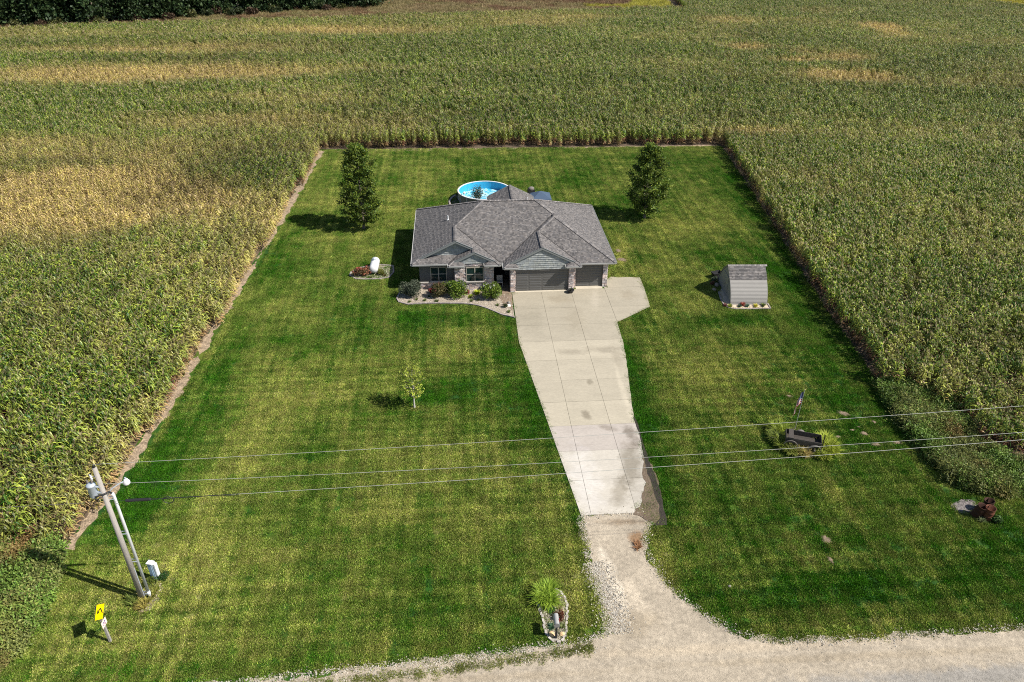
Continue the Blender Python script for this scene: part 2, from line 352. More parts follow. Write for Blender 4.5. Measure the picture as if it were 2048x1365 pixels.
def proto(mb, name, m, dry=None, smooth=False):
    """mesh object that stays out of the scene; dry = second colour per face"""
    me = mb.data(name, m, smooth)
    if dry is not None:
        ca = me.color_attributes.new('Dry', 'FLOAT_COLOR', 'CORNER'); ln = np.array([len(f) for f in mb.f])
        arr = np.ones((len(me.loops), 4), np.float32); arr[:, :3] = np.repeat(np.array(dry, np.float32), ln, axis=0); ca.data.foreach_set('color', arr.ravel())
    return bpy.data.objects.new(name, me)
def lerp3(a, b, t): return tuple(a[i] * (1 - t) + b[i] * t for i in range(3))
def mul3(a, k): return tuple(x * k for x in a)

# ------------------------------------------------------------------ grass of the lawn
grass_protos = []
for k in range(6):
    rg = random.Random(100 + k); mb = MB(); dr = []
    for i in range(90):
        x, y = rg.uniform(-.22, .22), rg.uniform(-.22, .22); a = rg.uniform(0, 6.28); w = rg.uniform(.010, .022); h = rg.uniform(.03, .075)
        t = rg.uniform(0, 6.28); l = rg.uniform(.01, .05); dx, dy = math.cos(a) * w, math.sin(a) * w
        e = rg.uniform(.45, 1.7)
        mb.face([(x - dx, y - dy, 0), (x + dx, y + dy, 0), (x + math.cos(t) * l, y + math.sin(t) * l, h)], mul3((.034, .138, .002), e))
        dr.append(mul3(rg.choice([(.34, .35, .075), (.29, .35, .05), (.40, .36, .12)]), e))
    grass_protos.append(proto(mb, 'grass_patch', M['grass'], dr))
DRIVE = [UV(u, v) for u, v in [(9.0, -.75), (8.95, -9.4), (11.05, -29.45), (14.3, -29.3), (15.7, -27.1), (16.1, -21.7), (17.45, -9.7), (17.6, -6.7), (21.05, -4.15), (21.35, 1.65), (18.6, 1.9), (17.9, -.1)]]
ROAD = [(-60, 18.4), (-20.5, 20.9), (-11.83, 22.2), (-7.7, 22.8), (-2.9, 23.3), (1.95, 24.15), (3.6, 24.4), (5.0, 24.9), (4.9, 26), (4.65, 27.6), (4.4, 29), (4.3, 30.6), (4.15, 33.1), (8.0, 33.5), (8.3, 32.6), (7.6, 31.2), (7.75, 29.7), (8.4, 28), (9.8, 26.2), (11.3, 25.0), (13.4, 24.4), (17, 24.55), (26.2, 25.4), (60, 28), (60, 5), (-60, 0)]
BED = [UV(u, v) for u, v in [(.3, .6), (-1.25, -.2), (-1.45, -1.2), (-1.2, -1.95), (-.45, -2.37), (1.1, -2.28), (2.2, -2.32), (3.3, -2.43), (4.3, -2.5), (5.1, -2.68), (5.9, -3.05), (6.6, -3.56), (7.2, -4.15), (7.8, -4.75), (8.88, -5.33), (8.88, -1.0), (7.9, -.9), (7.6, .05), (3.8, .05), (3.8, .6)]]
HOUSE = [UV(u, v) for u, v in [(.6, .6), (3.8, .05), (9, -.7), (17.9, -.1), (17.9, 12.9), (.6, 12.9)]]
SHEDBED = [S(*p) for p in [(1440, 600), (1455, 616), (1470, 619), (1540, 618), (1534, 607), (1436, 560)]]
n = 62000
q = RNG.random((n * 2, 2)); gxx = -27 + q[:, 0] * 64; gyy = 19 + q[:, 1] * 90
LAWNP = [(-27.4, 104)] + [(x + .15, y) for x, y in L_IN] + [(-26.5, 27), (-26.5, 19), (44, 19), (44, 36.6)] + R_IN[::-1]
keep = inpoly(gxx, gyy, LAWNP)
ASH = [at(1930 + 26 * math.cos(t), 1013 + 15 * math.sin(t)) for t in np.linspace(0, 6.0, 16)]
for Pg in (DRIVE, ROAD, BED, HOUSE, SHEDBED, ASH): keep &= ~inpoly(gxx, gyy, Pg)
gxx, gyy = gxx[keep], gyy[keep]; d = np.clip(lawn_dry_sheen(gxx, gyy) * 1.0 + RNG.normal(0, .05, len(gxx)), 0, 1)
scatter('lawn_grass', np.stack([gxx, gyy, np.full(len(gxx), .002)], 1), grass_protos, scale=1.0 + RNG.random(len(gxx)) * .5, dry=d, lum=(.75 + .35 * RNG.random(len(gxx)) + .1 * d) * mow_sheen(gxx, gyy))

# ------------------------------------------------------------------ corn
def corn_leaf(mb, dr, base, az, L, up, w, c, c2):
    d = Vector((math.cos(az), math.sin(az), 0)); s = Vector((-d.y, d.x, 0)); prev = None; n = 4
    for i in range(n + 1):
        t = i / n; p = Vector(base) + d * (L * (t - .12 * t * t)) + Vector((0, 0, up * (t * 1.9 - 2.3 * t * t)))
        ww = w * (1 - t ** 1.6) * (.7 if i == 0 else 1) + .006; tw = Vector((0, 0, .35 * ww * math.sin(t * 3)))
        cur = (p - s * ww - tw, p + s * ww + tw)
        if prev: mb.face([prev[0], prev[1], cur[1], cur[0]], c); dr.append(c2)
        prev = cur
def corn_plant(mb, dr, x, y, rg):
    H = rg.uniform(1.85, 2.3); lean = (rg.uniform(-.06, .06), rg.uniform(-.06, .06)); k = rg.uniform(.75, 1.25)
    top = Vector((x + lean[0], y + lean[1], H))
    for a in (0, 1.57):
        dx, dy = math.cos(a) * .014, math.sin(a) * .014
        mb.face([(x - dx, y - dy, 0), (x + dx, y + dy, 0), (top.x + dx, top.y + dy, H), (top.x - dx, top.y - dy, H)], (.12, .10, .04)); dr.append((.30, .22, .11))
    for i in range(11):
        t = (i + .6) / 11.0; z = H * (.14 + .82 * t); az = (i % 2) * math.pi + rg.uniform(-.75, .75) + math.pi / 2 * (rg.random() < .3)
        L = rg.uniform(.48, .76) * (1 - .35 * abs(t - .5)); up = rg.uniform(.25, .6) * (.5 + .7 * t)
        if t < .34: c = mul3(rg.choice([(.30, .15, .08), (.20, .085, .05), (.40, .28, .14)]), rg.uniform(.7, 1.1))
        else: c = mul3(lerp3((.032, .100, .009), (.36, .425, .055), min(1, max(0, rg.gauss(.38, .42)))), k * rg.uniform(.8, 1.25))
        c2 = mul3(rg.choice([(.68, .51, .22), (.56, .42, .19), (.62, .50, .13), (.44, .38, .09)]), k * rg.uniform(.8, 1.2))
        corn_leaf(mb, dr, (x + lean[0] * t, y + lean[1] * t, z), az, L, up, rg.uniform(.030, .048), c, c2)
    for i in range(4):
        a = rg.uniform(0, 6.28); e = Vector((math.cos(a) * .09, math.sin(a) * .09, rg.uniform(.16, .27)))
        mb.face([top + Vector((.016, 0, 0)), top - Vector((.016, 0, 0)), top + e + Vector((0, .012, 0))], mul3((.55, .45, .26), k)); dr.append((.42, .30, .16))
corn_protos = []
for k in range(9):
    rg = random.Random(300 + k); mb = MB(); dr = []
    for i in range(8): corn_plant(mb, dr, rg.uniform(-.08, .08), -.62 + i * .176 + rg.uniform(-.03, .03), rg)
    corn_protos.append(proto(mb, 'corn_row_piece', M['corn'], dr))
TOPEDGE = [(-230, 160), (-124, 191), (-100, 199), (-72, 205.5), (-43, 211), (-3.7, 222), (20, 227), (44, 232), (49, 231), (50, 262), (49, 300)]
CORNP = [(-230, 20), (-33, 22), (-29.5, 27), (-28.6, 30.4), (-25.3, 30.6), (-24.7, 33), (-24.6, 37)] + [(x + .55, y) for x, y in L_OUT[::-1][2:]] + [(-27.2, 104.3), (29.9, 107.2)] + [(x - .1, y) for x, y in R_IN[1:6]] + [(29.6, 46.3), (31.0, 43.4), (32.0, 39.4), (34.4, 38), (230, 52.5), (230, 300)] + TOPEDGE[::-1]
us = np.arange(-140, 190, .76); vs_ = np.arange(-50, 215, 1.4)
U, V_ = np.meshgrid(us, vs_, indexing='ij'); V_ = V_ + RNG.random(U.shape) * 1.0 + (np.arange(len(us)) % 2)[:, None] * .7; U = U + (fbm(V_, U, 30, 55) - .5) * .5 + RNG.normal(0, .03, U.shape) + RNG.normal(0, 1, U.shape) * .26 * np.clip((V_ - 38) / 25, 0, 1)
cx = (HX + U * cP - V_ * sP).ravel(); cy = (HY + U * sP + V_ * cP).ravel()
keep = inpoly(cx, cy, CORNP) & (np.abs(cx) < cy * .60 + 32) & (cy < 275)
YEL = [(120, 285), (128, 261), (150, 238), (200, 195), (260, 190), (260, 300)]
keep &= ~inpoly(cx, cy, YEL)
cx, cy = cx[keep], cy[keep]
# ripening is uneven: pale drought patches in known places plus drifting bands
cd = .05 + (fbm(cx * .45, cy * 1.5, 15, 61) - .5) * .95 + (fbm(cx, cy, 5, 71) - .5) * .3
for px, py, rx, ry, a in [(60, 400, 26, 9, 1.5), (200, 375, 12, 9, 1.1), (90, 320, 26, 5, .5), (160, 330, 8, 2.5, -.5), (330, 145, 28, 7, 1.4), (240, 158, 10, 4, .35), (500, 95, 30, 8, .75), (650, 62, 30, 7, .85), (180, 100, 22, 3.5, .55), (60, 70, 30, 7, .6), (60, 160, 18, 6, .4),
        (380, 245, 25, 5, .45), (520, 200, 22, 3, .4), (60, 280, 25, 3, .35), (1600, 105, 3, 3, .5), (1545, 108, 2, 3, -.2), (1495, 95, 5, 4, 1.1), (1590, 120, 5, 3, 1.3), (1690, 115, 6, 5, 1.1), (1690, 150, 8, 5, 1.4), (1750, 155, 5, 4, .45), (1765, 55, 5, 6, 1.2), (1790, 70, 4, 5, .6), (1440, 40, 9, 10, .55), (1650, 25, 10, 8, .35),
        (1500, 262, 6, 1.8, .6), (1080, 45, 14, 5, .5), (1200, 35, 14, 5, .55), (1200, 100, 30, 9, -.2), (1000, 200, 40, 8, -.15), (450, 350, 8, 6, -.45), (300, 460, 5, 8, -.25), (530, 430, 3, 8, .05), (150, 560, 8, 5, -.2),
        (120, 1000, 3, 5, -.02), (40, 960, 4, 4, -.1), (80, 850, 8, 8, -.12), (200, 1010, 1.6, 3, .2), (150, 700, 3, 5, .15), (1800, 380, 6, 8, .0), (1850, 420, 6, 6, .15), (1560, 108, 1.5, 2.5, -.8)]:
    x, y = at(px, py, 1.6); cd = cd + a * np.exp(-(((cx - x) / rx) ** 2 + ((cy - y) / ry) ** 2) ** 1.3)
edgeL = np.exp(-np.clip(-25.6 - cx, 0, 99) / .9) * (cx < 0) * (cy < 104); cd = cd + edgeL * .28 + RNG.normal(0, .13, len(cx))
vig = np.ones_like(cx)
for px, py, rx, ry, a in [(450, 350, 9, 8, -.35), (540, 300, 9, 7, -.25), (330, 390, 6, 5, -.25), (330, 300, 10, 4, -.2), (180, 325, 10, 2, -.3), (1000, 230, 50, 9, -.2), (1150, 160, 40, 8, -.15), (250, 90, 40, 5, -.2), (350, 120, 25, 4, -.25), (1480, 70, 10, 10, -.15), (900, 100, 50, 10, -.1), (60, 480, 10, 4, -.25), (100, 620, 8, 5, -.15), (1900, 300, 12, 20, .12), (300, 620, 6, 6, .12), (1900, 60, 30, 20, .15), (1600, 250, 9, 4, .15)]:
    x, y = at(px, py, 1.6); vig = vig + a * np.exp(-(((cx - x) / rx) ** 2 + ((cy - y) / ry) ** 2) ** 1.2)
hs = 1 + (fbm(cx, cy, 9, 91) - .5) * .22 - .10 * np.clip(cd, 0, 1) + RNG.normal(0, .04, len(cx))
scatter('corn_field', np.stack([cx, cy, np.zeros_like(cx)], 1), corn_protos, rot=PSI + RNG.integers(0, 2, len(cx)) * math.pi + RNG.normal(0, 1, len(cx)) * np.where(cy > 108, .9, .06), scale=hs, dry=np.clip(cd, 0, 1), lum=vig * (.80 + .3 * fbm(cx, cy, 12, 95)) + RNG.normal(0, .12, len(cx)))
tag(bpy.data.objects['corn_field'], 'ripening corn wrapping three sides of the lawn, green with pale dry patches', 'corn')

# ------------------------------------------------------------------ generic plants
def leaf_cloud(mb, pts, size, cols, rg, up=.3):
    for p in pts:
        p = Vector(p); a = Vector((rg.gauss(0, 1), rg.gauss(0, 1), rg.gauss(0, 1) + up)).normalized(); b = a.orthogonal().normalized(); b.rotate(Matrix.Rotation(rg.uniform(0, 6.28), 3, a)) ; c = a.cross(b)
        s = size * rg.uniform(.6, 1.3); col = mul3(lerp3(cols[0], cols[1], rg.random()), rg.uniform(.75, 1.25))
        mb.face([p - b * s, p - c * s * .55, p + b * s, p + c * s * .55], col)
def blades(mb, n, L, W, cols, rg, spread=1.0, o=(0, 0, 0), stiff=.75, dr=None, drycol=(.3, .24, .12)):
    for i in range(n):
        az = rg.uniform(0, 6.28); d = Vector((math.cos(az), math.sin(az), 0)); s = Vector((-d.y, d.x, 0)); l = L * rg.uniform(.65, 1.1); lean = rg.uniform(.25, 1.0) * spread
        b0 = Vector(o) + d * rg.uniform(0, .12) * L + s * rg.uniform(-.08, .08) * L; prev = None; col = mul3(lerp3(cols[0], cols[1], rg.random()), rg.uniform(.7, 1.25))
        for k in range(4):
            t = k / 3; p = b0 + d * (l * lean * t * t * .75 + l * .12 * t) + Vector((0, 0, l * stiff * (1.55 * t - .85 * lean * t * t)))
            w = W * (1 - t) + .002; cur = (p - s * w, p + s * w)
            if prev: mb.face([prev[0], prev[1], cur[1], cur[0]], col); dr is not None and dr.append(mul3(drycol, rg.uniform(.7, 1.2)))
            prev = cur
def bush(name, loc, rx, ry, h, cols, nleaf, size, label, cat='shrub', group=None, flowers=None, seed=1, m='leaf', stems=7, spiky=0, parent=None):
    rg = random.Random(seed); root = empty(name, (loc[0], loc[1], 0)); tag(root, label, cat, group)
    st = MB()
    for i in range(stems):
        a = rg.uniform(0, 6.28); r_ = rg.uniform(.2, .7); st.tube([(0, 0, 0), (rx * r_ * .4 * math.cos(a), ry * r_ * .4 * math.sin(a), h * .4), (rx * r_ * math.cos(a), ry * r_ * math.sin(a), h * .8)], [.022, .015, .006], 5, cap=False)
    st.build('stem', M['bark'], root)
    mb = MB(); pts = []; lobes = [(rg.uniform(-.45, .45), rg.uniform(-.45, .45), rg.uniform(.35, .72), rg.uniform(.28, .5)) for _ in range(11)]
    while len(pts) < nleaf:
        lx, ly, lz, lr = rg.choice(lobes); v = Vector((rg.gauss(0, 1), rg.gauss(0, 1), rg.gauss(0, 1))).normalized() * (rg.random() ** .28) * lr
        x, y, z = lx + v.x, ly + v.y, lz + v.z * .9
        if z < .03: continue
        pts.append((x * rx, y * ry, z * h))
    leaf_cloud(mb, pts, size, cols, rg)
    if spiky:
        for i in range(spiky):
            a = rg.uniform(0, 6.28); e = rg.uniform(.2, 1.35); d = Vector((math.cos(a) * math.cos(e) * rx * 1.25, math.sin(a) * math.cos(e) * ry * 1.25, math.sin(e) * h * 1.1)); o = Vector((0, 0, h * .1))
            for k in range(14):
                t = .3 + .7 * k / 14; leaf_cloud(mb, [o + d * t + Vector((rg.gauss(0, .02), rg.gauss(0, .02), 0))], size * 1.2 * (1.2 - t), cols, rg)
    mb.build('foliage', M[m], root)['kind'] = 'stuff'
    if flowers:
        fb = MB(); 
        for i in range(flowers[1]):
            lx, ly, lz, lr = rg.choice(lobes); v = Vector((rg.gauss(0, 1), rg.gauss(-.3, 1), rg.gauss(.8, .6))).normalized() * lr * 1.05
            c = Vector(((lx + v.x) * rx, (ly + v.y) * ry, max(.1, lz + v.z * .9) * h)); leaf_cloud(fb, [c + Vector((rg.gauss(0, 1), rg.gauss(0, 1), rg.gauss(0, 1))) * flowers[2] * .5 for _ in range(10)], flowers[2] * .5, [flowers[0], mul3(flowers[0], .9)], rg)
        fb.build('blossom', M[m], root)['kind'] = 'stuff'
    return root
def clump(name, loc, L, n, cols, label, seed=1, W=.02, cat='plant', group=None, flowers=None, stiff=.75, spread=1.0):
    rg = random.Random(seed); mb = MB(); kc = 5 if name == 'daylily' else 3
    for q in range(kc): blades(mb, int(n * 1.5 / kc), L * (.72 if name == 'daylily' else .9), W * 1.6, cols, rg, stiff=stiff, spread=spread, o=(math.cos(q * 6.283 / kc) * L * .32 * (q > 0), math.sin(q * 6.283 / kc) * L * .32 * (q > 0), 0))
    if flowers:
        for i in range(flowers[1]):
            a = rg.uniform(0, 6.28); p = Vector((math.cos(a) * L * rg.uniform(.1, .5), math.sin(a) * L * rg.uniform(.1, .5), L * rg.uniform(.7, 1.0)))
            leaf_cloud(mb, [p + Vector((rg.gauss(0, .025), rg.gauss(0, .025), rg.gauss(0, .025))) for _ in range(6)], .035, [flowers[0], flowers[0]], rg)
    o = mb.build(name, M['leaf'], loc=(loc[0], loc[1], 0.02)); tag(o, label, cat, group); return o

# ------------------------------------------------------------------ house
W, D, ZE, SL = 18.436, 13.454, 2.748, 0.498
dG, wG, aL, aS, aG, sL, bS, bG = .632, 10.202, 3.968, 2.324, 3.458, .575, .51, .578
uG, uR = W - wG, W - wG + 2 * aG; uA = W - wG / 2; vF = -dG - bG
uS, uSL = 2 * aL - aS, 2 * aL - 2 * aS; g1, g2 = .40, .45; vS1 = -bS + g1; vG1 = vF + g2; wv = .95
house = empty('house', (HX, HY, 0), PSI)
tag(house, 'single storey grey house with hipped shingle roof, stone veneer and two garage doors', 'house')
deck = MB(); shing = MB(); caps = MB()
SH = [(1.0, .98, .97), (.80, .79, .80), (1.2, 1.16, 1.13), (1.08, 1.03, 1.0), (.66, .65, .66), (1.4, 1.35, 1.31), (.95, .94, .96)]
def clip(poly, a, b, c):
    """keep the part of a 2-D polygon where a*x + b*y >= c"""
    out = []
    for i in range(len(poly)):
        p, q = poly[i], poly[(i + 1) % len(poly)]; dp = a * p[0] + b * p[1] - c; dq = a * q[0] + b * q[1] - c
        if dp >= 0: out.append(p)
        if (dp > 0) != (dq > 0) and dp != dq:
            t = dp / (dp - dq); out.append((p[0] + (q[0] - p[0]) * t, p[1] + (q[1] - p[1]) * t))
    return out
def shingle_plane(polys, down, zf, target, rg, expo=.145, tabs=(.16, .34), lift=.016, pal=SH, base=.012):
    """lay overlapping tabs on a roof plane; polys in plan, down = plan direction of the fall, zf(u, v) = height"""
    dn = Vector(down); al = Vector((-dn.y, dn.x)); k = math.sqrt(1 + SL * SL); step = expo / k
    for P in polys:
        ar = sum(P[i][0] * P[(i + 1) % len(P)][1] - P[(i + 1) % len(P)][0] * P[i][1] for i in range(len(P)))
        Q = P if ar > 0 else P[::-1]
        ds = [p[0] * dn.x + p[1] * dn.y for p in Q]; as_ = [p[0] * al.x + p[1] * al.y for p in Q]
        row = math.floor(min(ds) / step)
        while row * step < max(ds):
            d0, d1 = row * step, (row + 1) * step; rr_ = random.Random(row * 7919 + int(dn.x * 3 + dn.y * 5) * 31); a = -30 + rr_.random()
            base_row = clip(clip(Q, dn.x, dn.y, d0), -dn.x, -dn.y, -d1)
            if len(base_row) >= 3:
                lo = min(p[0] * al.x + p[1] * al.y for p in base_row); hi = max(p[0] * al.x + p[1] * al.y for p in base_row)
                while a < hi:
                    w = rr_.uniform(*tabs); c = mul3(rr_.choice(pal), rr_.uniform(.85, 1.15)); ex = lift * rr_.choice([.7, 1.0, 1.5])
                    if a + w > lo:
                        q = clip(clip(base_row, al.x, al.y, a), -al.x, -al.y, -(a + w))
                        if len(q) >= 3:
                            top = [(p[0], p[1], zf(*p) + base + ex * ((p[0] * dn.x + p[1] * dn.y) - d0) / step) for p in q]
                            target.face(top, c)
                            for i in range(len(q)):
                                p, r_ = top[i], top[(i + 1) % len(q)]
                                if abs(q[i][0] * dn.x + q[i][1] * dn.y - d1) < 1e-6 and abs(q[(i + 1) % len(q)][0] * dn.x + q[(i + 1) % len(q)][1] * dn.y - d1) < 1e-6:
                                    target.face([(p[0], p[1], zf(p[0], p[1]) - .004), (r_[0], r_[1], zf(r_[0], r_[1]) - .004), r_, p], mul3(c, .8))
                    a += w
            row += 1
def zL(u, v): return ZE + SL * u
def zF_(u, v): return ZE + SL * v
def zR(u, v): return ZE + SL * (W - u)
def zB(u, v): return ZE + SL * (D - v)
def zGL(u, v): return ZE + SL * (u - uG)
def zGR(u, v): return ZE + SL * (uR - u)
def zGF(u, v): return ZE + SL * (v + dG)
def zBR(u, v): return ZE + SL * (2 * aL - u)
def zSL(u, v): return ZE + SL * (u - uSL)
gs = .57
def zSF(u, v): return ZE + SL * (v + bS)
def zGS(u, v): return ZE + SL * (v - vF)
l1, l2 = 1.37, 1.27
PUL, PUR, PVB = 7.54, 12.43, 16.84; pm = (PUL + PUR) / 2; ph = (PUR - PUL) / 2
PLANES = [
 ('left', (-1, 0), zL, [[(0, 0), (sL, sL), (0, sL)], [(0, sL), (aL, sL), (aL, aL), (0, aL)], [(0, aL), (aL, aL), (D / 2, D / 2), (0, D)]]),
 ('front', (0, -1), zF_, [[(aL, aL), (2 * aL, 0), (uG, 0), (uA, wG / 2), (W - D / 2, D / 2), (D / 2, D / 2)], [(0, 0), (uSL, 0), (uSL + wv, wv), (wv, wv)]]),
 ('gleft', (-1, 0), zGL, [[(uG, vF), (uG + g2, vG1), (uG, vG1)], [(uG, vG1), (uG + aG, vG1), (uG + aG, aG), (uG, 0)], [(uG + aG, -dG + aG), (uA, -dG + wG / 2), (uA, wG / 2), (uG + aG, aG)]]),
 ('gright', (1, 0), zGR, [[(uG + aG, vG1), (uR, vG1), (uR, -dG), (uG + aG, -dG + aG)], [(uR - g2, vG1), (uR, vF), (uR, vG1)]]),
 ('gfront', (0, -1), zGF, [[(uR, -dG), (W, -dG), (uA, -dG + wG / 2), (uG + aG, -dG + aG)]]),
 ('right', (1, 0), zR, [[(W, -dG), (W, wG / 2), (uA, wG / 2), (uA, -dG + wG / 2)], [(W, wG / 2), (W, D), (W - D / 2, D / 2), (uA, wG / 2)]]),
 ('bigright', (1, 0), zBR, [[(aL, sL), (uS, sL), (uS, 2 * aL - uS), (aL, aL)], [(uS, vS1), (2 * aL, vS1), (2 * aL, 0), (uS, aS)], [(2 * aL - g1, vS1), (2 * aL, -bS), (2 * aL, vS1)]]),
 ('smallleft', (-1, 0), zSL, [[(uSL, vS1), (uS, vS1), (uS, wv), (uSL + wv, wv), (uSL, 0)], [(uSL, -bS), (uSL + g1, vS1), (uSL, vS1)]]),
 ('stub', (0, -1), zSF, [[(uSL, -bS), (uSL + l1, -bS), (uSL + l1 - gs, -bS + gs), (uSL + gs, -bS + gs)], [(2 * aL - l1, -bS), (2 * aL, -bS), (2 * aL - gs, -bS + gs), (2 * aL - l1 + gs, -bS + gs)]]),
 ('gstub', (0, -1), zGS, [[(uG, vF), (uG + l2, vF), (uG + l2 - gs, vF + gs), (uG + gs, vF + gs)], [(uR - l2, vF), (uR, vF), (uR - gs, vF + gs), (uR - l2 + gs, vF + gs)]]),
 ('stubside', (1, 0), lambda u, v: ZE + SL * (uSL + l1 - u), [[(uSL + l1, -bS), (uSL + l1, -bS + gs), (uSL + l1 - gs, -bS + gs)]]),
 ('stubside2', (-1, 0), lambda u, v: ZE + SL * (u - 2 * aL + l1), [[(2 * aL - l1, -bS), (2 * aL - l1, -bS + gs), (2 * aL - l1 + gs, -bS + gs)]]),
 ('gstubside', (1, 0), lambda u, v: ZE + SL * (uG + l2 - u), [[(uG + l2, vF), (uG + l2, vF + gs), (uG + l2 - gs, vF + gs)]]),
 ('gstubside2', (-1, 0), lambda u, v: ZE + SL * (u - uR + l2), [[(uR - l2, vF), (uR - l2, vF + gs), (uR - l2 + gs, vF + gs)]]),
 ('porchl', (-1, 0), lambda u, v: ZE + SL * (u - PUL), [[(PUL, D), (pm, D - ph), (pm, PVB), (PUL, PVB)]]),
 ('porchr', (1, 0), lambda u, v: ZE + SL * (PUR - u), [[(PUR, D), (pm, D - ph), (pm, PVB), (PUR, PVB)]]),
 ('back', (0, 1), zB, [[(0, D), (D / 2, D / 2), (W - D / 2, D / 2), (W, D), (PUR, D), (pm, D - ph), (PUL, D)]]),
]
rg = random.Random(5)
for nm, dn, zf, polys in PLANES:
    for P in polys:
        if nm != 'back':
            deck.face([(p[0], p[1], zf(*p)) for p in P]); deck.face([(p[0], p[1], zf(*p) - .14) for p in P[::-1]])
    if nm != 'back': shingle_plane(polys, dn, zf, shing, rg, tabs=(.10, .22))
pieces = [[(0, D), (D / 2, D / 2), (pm, D / 2), (pm, D - ph), (PUL, D)], [(W, D), (PUR, D), (pm, D - ph), (pm, D / 2), (W - D / 2, D / 2)]]
for P in pieces: deck.face([(p[0], p[1], zB(*p)) for p in P])
shingle_plane([[(0, D), (D / 2, D / 2), (PUL, D)], [(PUL, D), (D / 2, D / 2), (pm, D / 2), (pm, D - ph)], [(W, D), (W - D / 2, D / 2), (PUR, D)], [(PUR, D), (pm, D - ph), (pm, D / 2), (W - D / 2, D / 2)]], (0, 1), zB, shing, rg, tabs=(.4, .8))
roof = deck.build('roof', M['roofdeck'], house)
s_ = shing.build('shingles', M['shingle'], roof); s_['kind'] = 'stuff'
def capline(a, b, target, rg, w=.14, pal=SH):
    a, b = Vector(a), Vector(b); L = (b - a).length; n = int(L / .16) + 1; t = (b - a).normalized(); s = Vector((0, 0, 1)).cross(t).normalized()
    for i in range(n):
        p, q = a.lerp(b, i / n), a.lerp(b, min(1, (i + 1.15) / n)); c = mul3(rg.choice(pal), rg.uniform(1.3, 1.6)); zp, zq = .09, .066
        dz = Vector((0, 0, -.052))
        target.face([p + Vector((0, 0, zp)), q + Vector((0, 0, zq)), q + s * w + dz + Vector((0, 0, zq)), p + s * w + dz + Vector((0, 0, zp))], c)
        target.face([q + Vector((0, 0, zq)), p + Vector((0, 0, zp)), p - s * w + dz + Vector((0, 0, zp)), q - s * w + dz + Vector((0, 0, zq))], mul3(c, .95))
        target.face([p - s * w + dz + Vector((0, 0, zp)), p + Vector((0, 0, zp)), p + s * w + dz + Vector((0, 0, zp)), p + Vector((0, 0, -.01))], mul3(c, .7))
zr = ZE + SL * D / 2
for a, b in [((0, 0, ZE), (sL, sL, ZE + SL * sL)), ((aL, sL, zL(aL, 0)), (aL, aL, zL(aL, 0))), ((aL, aL, zL(aL, 0)), (D / 2, D / 2, zr)), ((0, D, ZE), (D / 2, D / 2, zr)), ((D / 2, D / 2, zr), (W - D / 2, D / 2, zr)),
             ((W, D, ZE), (W - D / 2, D / 2, zr)), ((uA, wG / 2, zGL(uA, 0)), (W - D / 2, D / 2, zr)), ((uA, -dG + wG / 2, zGL(uA, 0)), (uA, wG / 2, zGL(uA, 0))), ((W, -dG, ZE), (uA, -dG + wG / 2, zGL(uA, 0))),
             ((uG + aG, -dG + aG, zGL(uG + aG, 0)), (uA, -dG + wG / 2, zGL(uA, 0))), ((uG + aG, vG1, zGL(uG + aG, 0)), (uG + aG, -dG + aG, zGL(uG + aG, 0))), ((uS, vS1, zSL(uS, 0)), (uS, wv, zSL(uS, 0))),
             ((pm, D - ph, ZE + SL * ph), (pm, PVB, ZE + SL * ph))]:
    capline(a, b, caps, rg, .15)
for a, b in [((uSL, -bS, ZE), (uSL + .5, -bS + .5, ZE + SL * .5)), ((uG, vF, ZE), (uG + .5, vF + .5, ZE + .5 * SL)), ((uR, vF, ZE), (uR - .5, vF + .5, ZE + .5 * SL)), ((2 * aL, -bS, ZE), (2 * aL - .5, -bS + .5, ZE + .5 * SL))]: capline(a, b, caps, rg, .12)
c_ = caps.build('ridge_caps', M['shingle'], roof); c_['kind'] = 'stuff'
# dark valley flashing
vb = MB()
def strip(a, b, w, up, target, c=(1, 1, 1)):
    a, b = Vector(a), Vector(b); t = (b - a).normalized(); s = Vector((0, 0, 1)).cross(t).normalized() * w; z = Vector((0, 0, up))
    target.face([a - s + z, a + s + z, b + s + z, b - s + z], c)
for a, b in [((aL, aL, zL(aL, 0)), (2 * aL, 0, ZE)), ((uG, 0, ZE), (uA, wG / 2, zGL(uA, 0))), ((uG + aG, -dG + aG, zGL(uG + aG, 0)), (uR, -dG, ZE)), ((uSL, 0, ZE), (uSL + wv, wv, ZE + SL * wv))]: strip(a, b, .035, .05, vb, (.35, .35, .35))
vb.build('valley_flashing', M['roofdeck'], roof)
# gutters and rake boards
def gutter(a, b, out):
    gt = MB()
    a, b = Vector((*a, ZE)), Vector((*b, ZE)); t = (b - a).normalized(); o = Vector((*out, 0))
    e = t * .0
    P = [a - e + Vector((0, 0, -.135)), b + e + Vector((0, 0, -.135)), b + e + o * .10 + Vector((0, 0, -.12)), a - e + o * .10 + Vector((0, 0, -.12)), a - e + o * .12 + Vector((0, 0, -.005)), b + e + o * .12 + Vector((0, 0, -.005)), b + o * .10 + Vector((0, 0, -.005)), a + o * .10 + Vector((0, 0, -.005)), a + o * .02 + Vector((0, 0, -.07)), b + o * .02 + Vector((0, 0, -.07)), a + Vector((0, 0, .0)), b + Vector((0, 0, .0))]
    gt.mesh(P, [(0, 1, 2, 3), (3, 2, 5, 4), (4, 5, 6, 7), (7, 6, 9, 8), (8, 9, 11, 10), (0, 10, 11, 1), (0, 3, 4, 7, 8, 10), (1, 11, 9, 6, 5, 2)])
    gt.build('gutter', M['gutter'], house)
